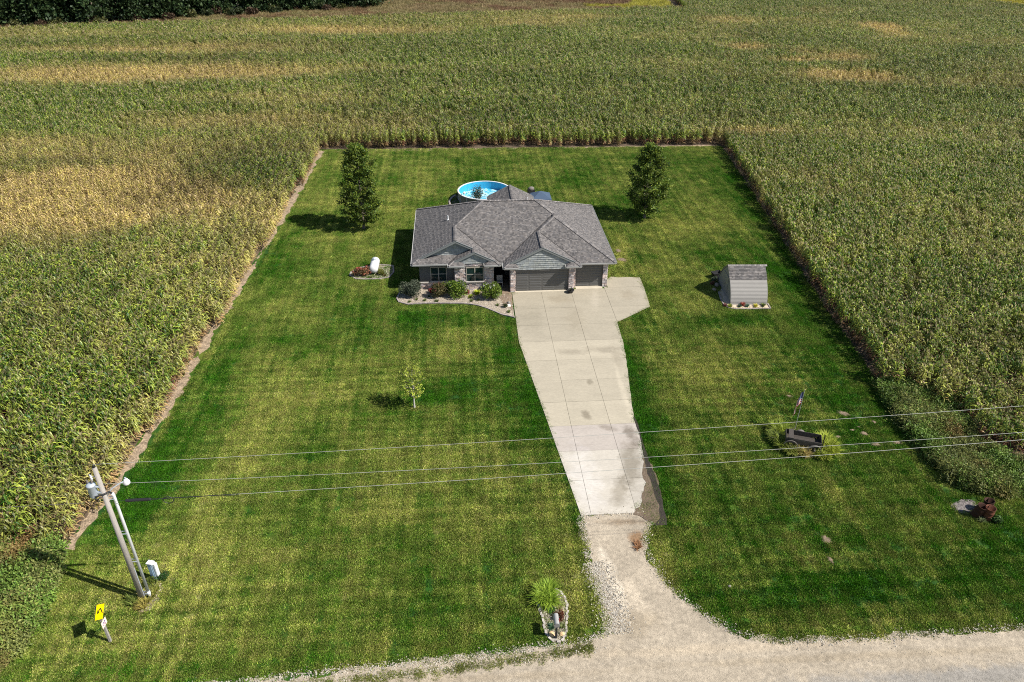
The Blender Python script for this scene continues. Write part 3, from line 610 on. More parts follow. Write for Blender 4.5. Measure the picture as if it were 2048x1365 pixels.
for a, b, o in [((0, 0), (uSL, 0), (0, -1)), ((uSL, -bS), (uSL + l1, -bS), (0, -1)), ((2 * aL - l1, -bS), (2 * aL, -bS), (0, -1)), ((uSL, -bS), (uSL, 0), (-1, 0)), ((2 * aL, 0), (uG, 0), (0, -1)), ((2 * aL, -bS), (2 * aL, 0), (1, 0)), ((uG, vF), (uG, 0), (-1, 0)),
                ((uG, vF), (uG + l2, vF), (0, -1)), ((uR - l2, vF), (uR, vF), (0, -1)), ((uR, vF), (uR, -dG), (1, 0)), ((uR, -dG), (W, -dG), (0, -1)), ((0, 0), (0, D), (-1, 0)), ((W, -dG), (W, D), (1, 0)), ((0, D), (PUL, D), (0, 1)), ((PUR, D), (W, D), (0, 1)), ((PUL, D), (PUL, PVB), (-1, 0)), ((PUR, D), (PUR, PVB), (1, 0)),
                ((uSL + l1, -bS), (uSL + l1, -bS + gs), (1, 0)), ((uG + l2, vF), (uG + l2, vF + gs), (1, 0)), ((uR - l2, vF), (uR - l2, vF + gs), (-1, 0)), ((2 * aL - l1, -bS), (2 * aL - l1, -bS + gs), (-1, 0))]: gutter(a, b, o)
def rake(a, b, v, name='rake_board'):
    mb = MB(); (ua, za), (ub, zb) = a, b
    for (v0, v1, z0, z1) in [(v - .035, v + .02, -.20, .004), (v - .060, v + .02, .004, .035)]:
        mb.mesh([(ua, v0, za + z0), (ub, v0, zb + z0), (ub, v0, zb + z1), (ua, v0, za + z1), (ua, v1, za + z0), (ub, v1, zb + z0), (ub, v1, zb + z1), (ua, v1, za + z1)],
                [(0, 1, 2, 3), (4, 7, 6, 5), (3, 2, 6, 7), (0, 4, 5, 1), (0, 3, 7, 4), (1, 5, 6, 2)])
    mb.build(name, M['fascia'], house)
rake((sL * .6, ZE + SL * sL * .6 + .0), (aL, zL(aL, 0)), sL); rake((aL, zL(aL, 0)), (uS + .05, zBR(uS, 0)), sL)
rake((uSL + g1 * .7, ZE + SL * g1 * .7), (uS, zSL(uS, 0)), vS1); rake((uS, zSL(uS, 0)), (2 * aL - g1 * .7, ZE + SL * g1 * .7), vS1)
rake((uG + g2 * .7, ZE + SL * g2 * .7), (uG + aG, zGL(uG + aG, 0)), vG1); rake((uG + aG, zGL(uG + aG, 0)), (uR - g2 * .7, ZE + SL * g2 * .7), vG1)
rake((PUL, ZE), (pm, ZE + SL * ph), PVB); rake((pm, ZE + SL * ph), (PUR, ZE), PVB)
# soffits
sf = MB(); zs = ZE - .15
for x0, x1, y0, y1 in [(0, uSL, 0, .6), (uSL, uSL + l1, -bS, -bS + gs - .01), (2 * aL - l1, 2 * aL, -bS, -bS + gs - .01), (2 * aL - .55, uG + .6, .07, .9), (uG, uG + l2, vF, vF + gs - .01), (uR - l2, uR, vF, vF + gs - .01), (uR - .6, W, -dG, -dG + .6), (0, .6, .6, D), (W - .6, W, 0, D), (0, W, D - .6, D)]: sf.face([(x0, y0, zs), (x0, y1, zs), (x1, y1, zs), (x1, y0, zs)])
sf.build('soffit', M['fascia'], house)
# walls: solid cores, then the facings on them
wl_ = MB(); c = (1, 1, 1)
wl_.box(.62, 3.9, .62, 12.85, 0, ZE - .16); wl_.box(3.82, 7.38, .10, 3, 0, ZE + .05); wl_.box(3.9, 7.38, 3, 12.85, 0, ZE - .16)
wl_.box(7.38, 8.9, 3.0, 12.85, 0, ZE - .16); wl_.box(8.9, 17.8, .35, 12.85, 0, ZE - .16); wl_.box(8.9, 9.1, -.45, .35, 0, ZE - .16)
wl_.build('wall', M['siding'], house)
def shakes(mb, poly, vw, zf_, rg, pal, expo=.20, tabs=(.15, .30), lift=.04):
    """shingled wall face at v = vw; poly in (u, z)"""
    zs_ = [p[1] for p in poly]; row = 0; z0 = min(zs_)
    while z0 + row * expo < max(zs_):
        a0, a1 = z0 + row * expo, z0 + (row + 1) * expo; r_ = clip(clip(poly, 0, 1, a0), 0, -1, -a1); row += 1
        if len(r_) < 3: continue
        a = min(p[0] for p in r_) - rg.random() * .2
        while a < max(p[0] for p in r_):
            w = rg.uniform(*tabs); q = clip(clip(r_, 1, 0, a), -1, 0, -(a + w - .008)); a += w
            if len(q) < 3: continue
            c = mul3(rg.choice(pal), rg.uniform(.85, 1.12)); e = lift * rg.uniform(.8, 1.3)
            P = [(p[0], vw - .004 - e * (a1 - p[1]) / expo, p[1]) for p in q]; mb.face(P, c)
            low = sorted([p for p in P if abs(p[2] - a0) < 1e-6])
            if len(low) == 2: mb.face([(low[0][0], vw, a0), (low[1][0], vw, a0), low[1], low[0]], mul3(c, .7))
SK = [(1, 1, 1), (.86, .88, .9), (1.12, 1.1, 1.08), (.93, .95, .98), (1.05, 1.05, 1.0)]
gbl = MB()
def gable(poly, vw, z_under=0):
    mb = MB(); mb.face([(p[0], vw + .004, p[1]) for p in poly]); g_ = mb.build('gable_wall', M['shake'], house)
    sk = MB(); shakes(sk, poly, vw, None, rg, SK); s2 = sk.build('shakes', M['shake'], g_); s2['kind'] = 'stuff'
zb1 = ZE + SL * wv
gable([(wv - .1, zb1), (2 * aL - wv, zb1), (uS + .1, zBR(uS, 0) - .12), (aL, zL(aL, 0) - .14)], wv)
gable([(uSL + .25, ZE - .02), (2 * aL - .25, ZE - .02), (uS, zSL(uS, 0) - .14)], -bS + gs)
vw3 = vF + gs
gable([(uG + .66, 2.30), (uR - .66, 2.30), (uR - .66, ZE + .18), (uG + aG, zGL(uG + aG, 0) - .14), (uG + .66, ZE + .18)], vw3 - .002)
# stone veneer
def veneer(mb, u0, u1, z0, z1, v, rg, axis='u', sgn=-1):
    z = z0
    while z < z1 - .01:
        h = min(rg.choice([.06, .08, .10, .13, .16]), z1 - z); a = u0
        while a < u1 - .01:
            w = min(rg.uniform(.12, .42), u1 - a); e = rg.uniform(.015, .055); c = mul3(rg.choice([(1, 1, 1), (1.25, 1.15, 1.1), (.62, .6, .62), (1.5, 1.45, 1.4), (.95, .82, .75), (.75, .76, .82), (1.1, .95, .88)]), rg.uniform(.85, 1.15))
            if axis == 'u': mb.box(a + .006, a + w - .006, v + sgn * e if sgn < 0 else v, v if sgn < 0 else v + e, z + .006, z + h - .006, c)
            else: mb.box(v + sgn * e if sgn < 0 else v, v if sgn < 0 else v + e, a + .006, a + w - .006, z + .006, z + h - .006, c)
            a += w
        z += h
sv = MB(); rg2 = random.Random(12)
veneer(sv, .62, 3.8, 0, .62, .62, rg2); vv = .10
veneer(sv, 3.82, 4.80, 0, 2.62, vv, rg2); veneer(sv, 6.50, 7.38, 0, 2.62, vv, rg2); veneer(sv, 4.80, 6.50, 0, .84, vv, rg2); veneer(sv, 4.80, 6.50, 2.44, 2.62, vv, rg2)
veneer(sv, .10, .62, 0, 2.55, 3.82, rg2, 'v', -1)
p0 = vw3
for u0, u1, v0, z1 in [(8.86, 9.28, p0, 2.58), (14.20, 14.66, p0, 2.58)]:
    sv.box(u0 + .01, u1 - .01, v0 + .01, .36, 0, z1, (.3, .28, .27)); veneer(sv, u0, u1, 0, z1, v0 + .01, rg2)
    veneer(sv, v0, .3, 0, z1, u0 + .01, rg2, 'v', -1); veneer(sv, v0, -.03, 0, z1, u1 - .01, rg2, 'v', 1)
veneer(sv, 14.66, 14.92, 0, 2.58, -.02, rg2); sv.box(14.66, 14.91, -.01, .36, 0, 2.58, (.3, .28, .27)); veneer(sv, 17.42, 17.86, 0, 2.58, -.02, rg2); sv.box(17.43, 17.85, -.01, .36, 0, 2.58, (.3, .28, .27)); veneer(sv, -.02, .6, 0, 2.58, 17.84, rg2, 'v', 1)
o = sv.build('stone_veneer', M['veneer'], house); o['kind'] = 'stuff'
# lap siding of the left wing
ls = MB()
for (a0, a1) in [(.60, 1.58), (3.10, 3.80)]:
    z = .70
    while z < 2.56: ls.mesh([(a0, .60, z), (a1, .60, z), (a1, .615, z + .10), (a0, .615, z + .10), (a0, .62, z), (a1, .62, z)], [(0, 1, 2, 3), (4, 5, 1, 0)]); z += .10
z = 2.3
while z < 2.56: ls.mesh([(1.58, .60, z), (3.1, .60, z), (3.1, .615, z + .10), (1.58, .615, z + .10)], [(0, 1, 2, 3)]); z += .1
for k in range(24): z = .1 + k * .105; ls.mesh([(.60, .62, z), (.60, 12.85, z), (.615, 12.85, z + .105), (.615, .62, z + .105)], [(0, 3, 2, 1)])
o = ls.build('lap_siding', M['siding'], house); o['kind'] = 'stuff'
b_ = MB(); b_.box(.55, 3.82, .52, .62, .62, .70); b_.build('stone_ledge', M['sill'], house)
b_ = MB(); b_.box(8.9 + .37, 14.2, p0 + .0, .3, 2.14, 2.30); b_.box(14.92, 17.42, .02, .34, 2.142, 2.60); b_.box(7.38, 8.9, .32, .5, 2.2, 2.59); b_.build('header_trim', M['siding'], house)
# windows
def window(u0, u1, z0, z1, v, muntin=True):
    f = MB(); t = .07
    f.box(u0 - t, u1 + t, v - .04, v + .03, z1, z1 + .10); f.box(u0 - t, u0, v - .03, v + .03, z0, z1); f.box(u1, u1 + t, v - .03, v + .03, z0, z1); um = (u0 + u1) / 2; zm = z0 + (z1 - z0) * .52
    f.box(um - .045, um + .045, v - .03, v + .03, z0, z1); f.box(u0, um - .045, v - .02, v + .03, zm - .03, zm + .03); f.box(um + .045, u1, v - .02, v + .03, zm - .03, zm + .03)
    w_ = f.build('window', M['window'], house)
    for a, b in ((u0, um - .045), (um + .045, u1)):
        for c0, c1 in ((z0, zm - .03), (zm + .03, z1)):
            p = MB(); p.box(a, b, v + .005, v + .012, c0, c1); p.build('pane', M['glass'], w_)
    s = MB(); s.box(u0 - .12, u1 + .12, v - .10, v + .03, z0 - .09, z0); s.build('sill', M['sill'], w_)
window(1.66, 3.02, .80, 2.14, .585); window(4.92, 6.38, .93, 2.27, .06)
# garage doors
def gdoor(u0, u1, v, z1, cols):
    d = MB(); d.box(u0, u1, v, v + .05, 0.02, z1); o = d.build('garage_door', M['door'], house); cw = (u1 - u0) / cols; rh = (z1 - .02) / 4
    for i in range(cols):
        for j in range(4):
            a0, a1, z0, z2 = u0 + i * cw + .09, u0 + (i + 1) * cw - .09, .02 + j * rh + .07, .02 + (j + 1) * rh - .07; p = MB()
            k = .014; zz = (z0 + z2) / 2
            for q0, q1 in ((z0, zz - .02), (zz + .02, z2)):
                p.mesh([(a0, v, q0), (a1, v, q0), (a1, v, q1), (a0, v, q1), (a0 + .03, v - k, q0 + .03), (a1 - .03, v - k, q0 + .03), (a1 - .03, v - k, q1 - .03), (a0 + .03, v - k, q1 - .03)], [(0, 1, 5, 4), (1, 2, 6, 5), (2, 3, 7, 6), (3, 0, 4, 7), (4, 5, 6, 7)])
            p.build('panel', M['door'], o)
    s = MB()
    for j in range(1, 4): s.box(u0, u1, v - .006, v, .02 + j * rh - .008, .02 + j * rh + .008, (.7, .7, .7))
    s.build('section_joint', M['door'], o)
gdoor(9.30, 14.18, p0 + .15, 2.14, 4); gdoor(14.93, 17.41, .12, 2.14, 2)
# entry recess
e_ = MB(); e_.box(7.38, 8.9, 2.9, 2.95, 0, 2.6); e_.build('entry_wall', M['siding'], house)
e_ = MB(); e_.box(7.62, 8.55, 2.84, 2.9, .05, 2.1); fd = e_.build('front_door', M['dark'], house); e_ = MB(); e_.box(8.42, 8.46, 2.78, 2.84, 1.0, 1.06); e_.build('handle', M['galv'], fd)
e_ = MB(); e_.box(7.4, 8.86, -.95, 2.95, .0, .06); e_.build('porch_floor', M['patio'], house)
# vents on the roof
def vent(u, v, h, r_, name, label=None):
    z = zL(u, v) if u < D / 2 else zB(u, v); mb = MB(); mb.tube([(u, v, z - .1), (u, v, z + h)], r_, 10); mb.lathe([(r_ * 2.2, .0), (r_ * 1.2, .12)], 10, o=(u, v, z)); o = mb.build(name, M['white'], house)
vent(3.31, 6.35, .42, .06, 'vent_pipe'); vent(11.2, 9.0, .55, .05, 'vent_pipe')

def stains(m, L_, seed=0):
    """irregular ellipses of dirt or wear: (x, y, rx, ry, angle, factor colour)"""
    nt = m.node_tree; b = nt.nodes['Principled BSDF']; L = nt.links.new; src = b.inputs['Base Color'].links[0].from_socket
    g = N(nt, 'ShaderNodeNewGeometry'); no = N(nt, 'ShaderNodeTexNoise', Scale=1.1, Detail=8.0, Roughness=.7); L(g.outputs['Position'], no.inputs['Vector'])
    for (x, y, rx, ry, an, col) in L_:
        mp = N(nt, 'ShaderNodeMapping', _vector_type='TEXTURE'); mp.inputs['Location'].default_value = (x, y, 0); mp.inputs['Rotation'].default_value = (0, 0, an); mp.inputs['Scale'].default_value = (rx, ry, 1000)
        L(g.outputs['Position'], mp.inputs[0]); ln = N(nt, 'ShaderNodeVectorMath', _operation='LENGTH'); L(mp.outputs[0], ln.inputs[0])
        ad = N(nt, 'ShaderNodeMath', _operation='MULTIPLY_ADD'); L(no.outputs[0], ad.inputs[0]); ad.inputs[1].default_value = 2.2; L(ln.outputs['Value'], ad.inputs[2])
        mr = N(nt, 'ShaderNodeMapRange'); mr.inputs[1].default_value = 2.15; mr.inputs[2].default_value = 1.45; mr.inputs[3].default_value = 0; mr.inputs[4].default_value = 1; L(ad.outputs[0], mr.inputs[0])
        mx = N(nt, 'ShaderNodeMix', _data_type='RGBA', _blend_type='MULTIPLY'); L(mr.outputs[0], mx.inputs[0]); L(src, mx.inputs[6]); mx.inputs[7].default_value = (*col, 1); src = mx.outputs[2]
    L(src, b.inputs['Base Color'])
def stn(px, py, rx, ry, an, c): x, y = at(px, py); return (x, y, rx, ry, an, c)
stains(M['concrete'], [stn(1262, 930, .8, 3.4, -.12, (.62, .60, .56)), stn(1240, 985, .7, 1.6, -.3, (.68, .66, .62)), stn(1262, 870, .5, 1.2, .2, (.60, .58, .55)), stn(1173, 832, .35, .7, .3, (.62, .6, .58)), stn(1215, 857, .9, .35, -.4, (.7, .68, .65)),
    stn(1140, 705, 1.6, .5, 0, (.80, .79, .78)), stn(1200, 700, 1.6, .6, 0, (.78, .77, .76)), stn(1235, 715, .6, 2.0, 0, (.84, .83, .82)), stn(1180, 765, .3, .5, 0, (.66, .65, .63)), stn(1060, 640, 1.3, 3.0, .1, (.88, .88, .87)), stn(1150, 640, 1.2, 2.5, 0, (.9, .89, .87)), stn(1120, 600, 1.5, 1.0, 0, (.88, .86, .83)), stn(1190, 600, .5, 2.6, -.1, (1.12, 1.12, 1.14)), stn(1170, 960, 1.2, 4.0, .1, (1.12, 1.14, 1.2)), stn(1245, 780, .25, 4.5, .05, (1.18, 1.18, 1.18)), stn(1110, 940, .5, 2.0, 0, (.9, .9, .88)), stn(1255, 590, 1.0, 1.0, 0, (.9, .88, .85))])
stains(M['gravel'], [stn(1225, 1160, .45, 2.6, .18, (1.5, 1.55, 1.62)), stn(1275, 1200, .45, 2.4, .35, (1.25, 1.25, 1.25)), stn(1275, 1075, .7, .6, 0, (.70, .52, .38)), stn(1250, 1045, 1.6, .35, 0, (.72, .66, .6)), stn(1270, 1250, 1.6, 1.0, .3, (.86, .84, .80)), stn(1400, 1300, 12, .35, .06, (1.1, 1.08, 1.05)), stn(1700, 1315, 12, .3, .06, (.92, .90, .86)), stn(900, 1360, 9, .3, .06, (.90, .88, .84)), stn(2000, 1352, 13, .75, .062, (.74, .80, .92)), stn(1350, 1245, .5, 2.2, .9, (1.12, 1.12, 1.12)), stn(1210, 1220, .5, 1.2, .2, (.72, .66, .58))])

# ------------------------------------------------------------------ driveway: concrete slabs with open joints
drive = empty('driveway', (HX, HY, 0), PSI); drive['kind'] = 'structure'
LE = [(-.75, 9.0), (-9.45, 8.95), (-29.45, 11.08)]
RE = [(-.1, 17.9), (-6.7, 17.62), (-9.45, 17.42), (-9.5, 17.55), (-15.3, 16.86), (-20.2, 16.2), (-21.7, 16.18), (-23.8, 16.04), (-25.8, 15.8), (-27.1, 15.65), (-27.7, 15.5), (-28.1, 15.4), (-28.6, 15.2), (-29.3, 14.8)]
def edge(T, v):
    for i in range(len(T) - 1):
        if T[i][0] >= v >= T[i + 1][0]: t = (T[i][0] - v) / max(1e-6, T[i][0] - T[i + 1][0]); return T[i][1] * (1 - t) + T[i + 1][1] * t
    return T[0][1] if v > T[0][0] else T[-1][1]
joints_v = [-.76, -3.85, -6.8, -9.47, -12.33, -15.15, -17.92, -20.72, -23.46, -26.3, -29.36]; ju = [None, 11.68, 14.43, 17.6]
rg3 = random.Random(3); J = .009
def slab(P, tone):
    z = .045 + rg3.uniform(-.004, .004); s = MB(); n = len(P); s.face([(p[0], p[1], z) for p in P], tone)
    for i in range(n): a, b = P[i], P[(i + 1) % n]; s.face([(a[0], a[1], -.05), (b[0], b[1], -.05), (b[0], b[1], z), (a[0], a[1], z)], mul3(tone, .8))
    s.build('concrete_slab', M['concrete'], drive)
for j in range(len(joints_v) - 1):
    v1, v0 = joints_v[j] - J, joints_v[j + 1] + J
    for i in range(3):
        t = .93 + .10 * (j > 2) + rg3.uniform(-.025, .025) + (.22 if j > 7 and i < 2 else .06 if j > 5 else 0) + (.05 if j == 3 else 0)
        tone = (t, t * (1.0 if j < 8 else 1.03), t * (1 if j < 7 else 1.15))
        vt = v1 if not (j == 0 and i >= 1) else (v1 if i < 2 else -.42)
        n_ = 5; vs2 = [v0 + (vt - v0) * k / n_ for k in range(n_ + 1)]
        left = [(edge(LE, q), q) for q in vs2] if i == 0 else [(ju[i] + J, v0), (ju[i] + J, vt)]
        if i == 2:
            R0 = lambda q: min(edge(RE, q), 17.6 - J) if q > -9.46 else edge(RE, q) + (vnoise(q, 0, .35, 8) - .5) * .12
            right = [(R0(q), q) for q in (vs2 if j > 2 else [v0, vt])]
        else: right = [(ju[i + 1] - J, v0), (ju[i + 1] - J, vt)]
        slab([(float(a), float(b)) for a, b in (right + left[::-1])], tone)
slab([(17.6 + J, -.1), (17.6 + J, -3.85), (21.05, -4.0), (21.32, -.28), (17.9, -.28)], (.92, .92, .92))
slab([(17.95, -.26), (21.32, -.24), (21.36, 1.66), (18.6, 1.88), (17.95, 1.2)], (.94, .94, .94))
slab([(17.6 + J, -3.88), (17.6 + J, -6.68), (21.03, -4.12), (21.04, -4.03)], (.95, .95, .95))
for uu0, uu1, vv0, vv1 in [(9.3, 14.2, -.76, p0 + .15), (14.93, 17.42, -.42, .12)]:
    s = MB(); s.box(uu0, uu1, vv0 + .0, vv1, -.02, .06, (1.35, 1.35, 1.38)); s.build('apron', M['concrete'], drive)
polysheet('mud_patch', ragged([UV(*p) for p in [(14.95, -28.1), (15.25, -27.6), (15.45, -27.0), (15.66, -25.3), (15.88, -24.3), (16.22, -24.3), (16.25, -27.0), (16.0, -29.0), (15.9, -30.0), (15.3, -30.2), (14.8, -29.8), (14.2, -29.5), (14.3, -29.1), (14.65, -28.85), (14.85, -28.5)]], .12, .16, 9), .052, M['mud'], kind='structure', thick=.08)
polysheet('mud_edge', ragged([UV(*p) for p in [(16.22, -20.0), (16.3, -20.0), (16.34, -22), (16.2, -24.5), (16.25, -27), (16.2, -29.2), (16.0, -30.5), (15.1, -30.5), (15.7, -29.9), (15.85, -29), (15.95, -27.5), (15.9, -25.5), (16.0, -24.5), (16.17, -22)]], .15, .07, 19), .058, mat('black_mud', (.035, .026, .02), .7, .5, 3, .9, 12), kind='structure')
# gravel: the approach and the road
ROADR = ragged(ROAD[:-2], .3, .28, 4, closed=False) + ROAD[-2:]
polysheet('gravel_road', ROADR, .02, M['gravel'], kind='structure')
rock_protos = []
for k in range(5):
    rg = random.Random(500 + k); mb = MB(); n = 7; t = 1.0
    ring = [(math.cos(6.283 * i / n) * rg.uniform(.75, 1.1), math.sin(6.283 * i / n) * rg.uniform(.6, 1.0)) for i in range(n)]
    vs3 = [(x, y, -.1) for x, y in ring] + [(x * .75, y * .75, rg.uniform(.45, .8)) for x, y in ring]
    mb.mesh(vs3, [(i, (i + 1) % n, (i + 1) % n + n, i + n) for i in range(n)] + [tuple(range(n, 2 * n))]); rock_protos.append(mb)
def rocks(name, P, smin, smax, m, parent=None, kind='stuff', lum=None):
    mm = M[m]; pr = [bpy.data.objects.new(name + '_stone', r_.data('stone', mm)) for r_ in rock_protos]
    return scatter(name, P, pr, scale=smin + (smax - smin) * RNG.random(len(P)) ** 2, tilt=.5, parent=parent, kind=kind)
def stone_mat(name, cols, rough=.9):
    m, nt, b = nmat(name); oi = N(nt, 'ShaderNodeObjectInfo'); cr = N(nt, 'ShaderNodeValToRGB'); el = cr.color_ramp.elements; el[0].color = (*cols[0], 1); el[1].color = (*cols[-1], 1)
    for i, c in enumerate(cols[1:-1]): e = el.new((i + 1) / (len(cols) - 1)); e.color = (*c, 1)
    nt.links.new(oi.outputs['Random'], cr.inputs[0]); nt.links.new(cr.outputs[0], b.inputs['Base Color']); b.inputs['Roughness'].default_value = rough; return m
M['rocks'] = stone_mat('loose_limestone', [(.14, .12, .09), (.42, .36, .27), (.50, .46, .38), (.32, .29, .25), (.55, .5, .42), (.10, .09, .075)])
M['riverrock'] = stone_mat('river_rock', [(.46, .39, .30), (.22, .19, .15), (.56, .50, .41), (.12, .105, .095), (.40, .33, .25), (.62, .57, .49)])
def along(P, n, w, seed, closed=False):
    rg_ = np.random.default_rng(seed); P = [Vector(p[:2]) for p in P]; seg = [(P[i], P[i + 1]) for i in range(len(P) - 1)] + ([(P[-1], P[0])] if closed else []); Ls = np.array([(b - a).length for a, b in seg]); out = []
    for k in rg_.choice(len(seg), n, p=Ls / Ls.sum()):
        a, b = seg[k]; p = a.lerp(b, rg_.random()); nn = (b - a).normalized(); p = p + Vector((-nn.y, nn.x)) * rg_.normal(0, w); out.append((p.x, p.y, .022))
    return out
edge_pts = along(ROAD[1:14], 3600, .15, 1) + along(ROAD[14:24], 3600, .17, 2) + along([(4.6, 29.5), (5.3, 26.8), (5.4, 24.8)], 3600, .38, 3) + along([(-60, 17.6), (-20, 20.2), (-7.7, 22.2), (2, 23.5), (5, 24.2)], 1500, .12, 8)
rocks('loose_gravel', edge_pts, .018, .055, 'rocks')
q = RNG.random((16000, 2)); px_ = -22 + q[:, 0] * 55; py_ = 17 + q[:, 1] * 17; k_ = inpoly(px_, py_, ROADR) & (fbm(px_ * .3, py_ * 1.4, 1.6, 77) > .46)
rocks('road_gravel', np.stack([px_[k_], py_[k_], np.full(k_.sum(), .022)], 1), .008, .028, 'rocks')
# the narrow grassy rib between the two gravel bands
rib = along([(-20, 21.35), (-11.8, 22.75), (-7.7, 23.25), (-2.9, 23.75), (1.9, 24.3)], 0, .1, 4) if False else along([(-16, 20.9), (-11.8, 21.5), (-7.7, 22.15), (-2.9, 22.75), (1.9, 23.6), (4.0, 24.0)], 300, .14, 4)
scatter('verge_grass', rib, grass_protos, scale=np.full(len(rib), .8), dry=.5 + .4 * RNG.random(len(rib)), lum=np.full(len(rib), .75))

# ------------------------------------------------------------------ front flower bed
bed = empty('flower_bed', (0, 0, 0)); tag(bed, 'curving bed of pale river rock with a block edging in front of the house', 'flower bed')
polysheet('river_rock', BED, .035, M['mulch'], bed)
q = RNG.random((9000, 2)); bx, by = -11 + q[:, 0] * 12, 56 + q[:, 1] * 7; k_ = inpoly(bx, by, BED) & ~inpoly(bx, by, HOUSE); rocks('stones', np.stack([bx[k_], by[k_], np.full(k_.sum(), .035)], 1), .02, .055, 'riverrock', bed)
def edging(P, parent, m='edging', w=.13, h=.12, step=.24, closed=False, jit=.0, z=.0, seed=2):
    mb = MB(); rg_ = random.Random(seed); n = len(P)
    for i in range(n if closed else n - 1):
        a, b = Vector((*P[i][:2], z)), Vector((*P[(i + 1) % n][:2], z)); L = (b - a).length; k = max(1, round(L / step)); an = math.atan2((b - a).y, (b - a).x)
        for j in range(k):
            p = a.lerp(b, (j + .5) / k); Mx = Matrix.Translation(p + Vector((rg_.gauss(0, jit), rg_.gauss(0, jit), 0))) @ Matrix.Rotation(an + rg_.gauss(0, jit * 4), 4, 'Z'); t = rg_.uniform(.8, 1.25); s = L / k / 2 - .008
            mb.box(-s, s, -w / 2 * rg_.uniform(1 - jit * 5, 1), w / 2, -.03, h * rg_.uniform(1 - jit * 8, 1 + jit * 4), (t, t, t), Mx)
    o = mb.build('edging', M[m], parent); o['kind'] = 'stuff'; return o
edging(BED[1:15], bed)
pt = polysheet('patio', [UV(*p) for p in [(7.75, .0), (7.75, -1.2), (7.95, -2.5), (8.84, -4.15), (8.97, -1.0), (8.86, -.7), (8.86, .0)]], .05, M['patio'], kind='structure', thick=.06)
def U3(u, v): return UV(u, v)
bush('juniper_bush', U3(-.35, -.95), 1.3, 1.05, 1.6, [(.035, .055, .035), (.11, .12, .075)], 5200, .055, 'spreading dark grey-green juniper at the left corner of the house', 'juniper', seed=21, m='needle', spiky=34)
bush('hydrangea', U3(3.7, -1.3), 1.5, 1.1, 1.65, [(.045, .10, .012), (.21, .29, .035)], 3000, .085, 'big light green hydrangea with white flowers in front of the left gable', 'shrub', seed=22, flowers=((.8, .8, .76), 4, .10))
bush('weigela', U3(2.45, -1.0), 1.25, 1.0, 1.45, [(.05, .06, .022), (.16, .13, .05)], 2300, .07, 'dark reddish-green shrub left of the big light green hydrangea', 'shrub', seed=23, flowers=((.30, .07, .07), 14, .07))
bush('hydrangea', U3(7.0, -1.7), 1.12, .95, 1.6, [(.05, .105, .012), (.21, .28, .04)], 2400, .085, 'round hydrangea with white flower heads beside the entry', 'shrub', seed=24, flowers=((.82, .80, .76), 9, .11))
clump('hosta', U3(5.85, -.75), .55, 90, [(.32, .42, .02), (.55, .6, .05)], 'bright lime-yellow clump against the stone wall under the window', 31, .05, stiff=.6)
clump('hosta', U3(5.2, -1.35), .42, 60, [(.22, .30, .03), (.45, .5, .10)], 'small yellow-green clump right of the big hydrangea', 32, .04, stiff=.55)
bush('barberry', U3(1.65, -.35), .5, .35, .55, [(.20, .03, .035), (.35, .08, .06)], 700, .045, 'small crimson shrub at the stone ledge', 'shrub', seed=25)
bush('barberry', U3(4.85, -.75), .35, .3, .55, [(.18, .03, .035), (.33, .07, .06)], 420, .045, 'small crimson shrub between hydrangea and lime clump', 'shrub', seed=26)
for i, (u, v, l, a) in enumerate([(-.25, -1.95, .28, 'low sprawling plant at the left tip of the rock bed'), (.35, -1.55, .3, 'small olive plant right of the juniper'), (1.1, -1.75, .32, 'low green tuft in the middle of the pale rocks'), (1.45, -1.0, .26, 'little tuft below the crimson shrub'), (2.2, -2.0, .4, 'bright green tuft at the foot of the dark shrub'), (5.3, -2.1, .35, 'greyish tuft near the kerb right of the hydrangea'), (5.9, -2.0, .3, 'small tuft beside the round hydrangea'),
                                  (7.55, -3.1, .32, 'lone tuft in the narrow tip of the rock bed'), (8.5, -4.35, .34, 'dark tuft at the point of the bed by the driveway')]):
    clump('perennial', U3(u, v), l, 45, [(.06, .10, .02), (.16, .19, .05)], a, 40 + i, .022, stiff=.5)
bush('dwarf_spruce', U3(8.15, -3.45), .34, .3, .42, [(.03, .05, .02), (.07, .09, .03)], 500, .04, 'small dark evergreen by the white rock', 'shrub', seed=27, m='needle')
def boulder(name, loc, s, c, label, seed, sq=.8, m='stone'):
    rg_ = random.Random(seed); mb = MB(); rows, n = 5, 9; vs4 = []
    for i in range(rows + 1):
        ph_ = math.pi * .5 * i / rows * 1.25 - .35
        for k in range(n): w = 6.283 * k / n; r_ = s * math.cos(ph_) * rg_.uniform(.85, 1.12); vs4.append((r_ * math.cos(w), r_ * math.sin(w) * sq, s * .8 * math.sin(ph_) + s * .15))
    fs = [(i * n + k, i * n + (k + 1) % n, (i + 1) * n + (k + 1) % n, (i + 1) * n + k) for i in range(rows) for k in range(n)] + [tuple(rows * n + k for k in range(n))]
    mb.mesh(vs4, fs, c); o = mb.build(name, M[m], loc=(loc[0], loc[1], .03)); o.rotation_euler.z = rg_.uniform(0, 6); tag(o, label, 'rock'); return o
boulder('rock', U3(8.5, -3.3), .24, (1.7, 1.7, 1.7), 'white rock at the edge of the front bed near the driveway', 1)
boulder('rock', U3(8.55, -2.75), .2, (.5, .5, .52), 'dark grey rock behind the white rock near the driveway', 2)
# planter bowl between the garage doors
pl = empty('planter', (*U3(14.35, -1.08), .046)); tag(pl, 'dark round planter bowl standing between the two garage doors', 'planter')
mb = MB(); mb.lathe([(.16, 0), (.2, .03), (.30, .25), (.34, .30), (.31, .31), (.27, .24), (.0, .22)], 20); mb.build('bowl', M['black'], pl, True)
mb = MB(); blades(mb, 40, .28, .02, [(.03, .035, .02), (.10, .12, .04)], random.Random(2), o=(0, 0, .2)); mb.build('plant', M['leaf'], pl)
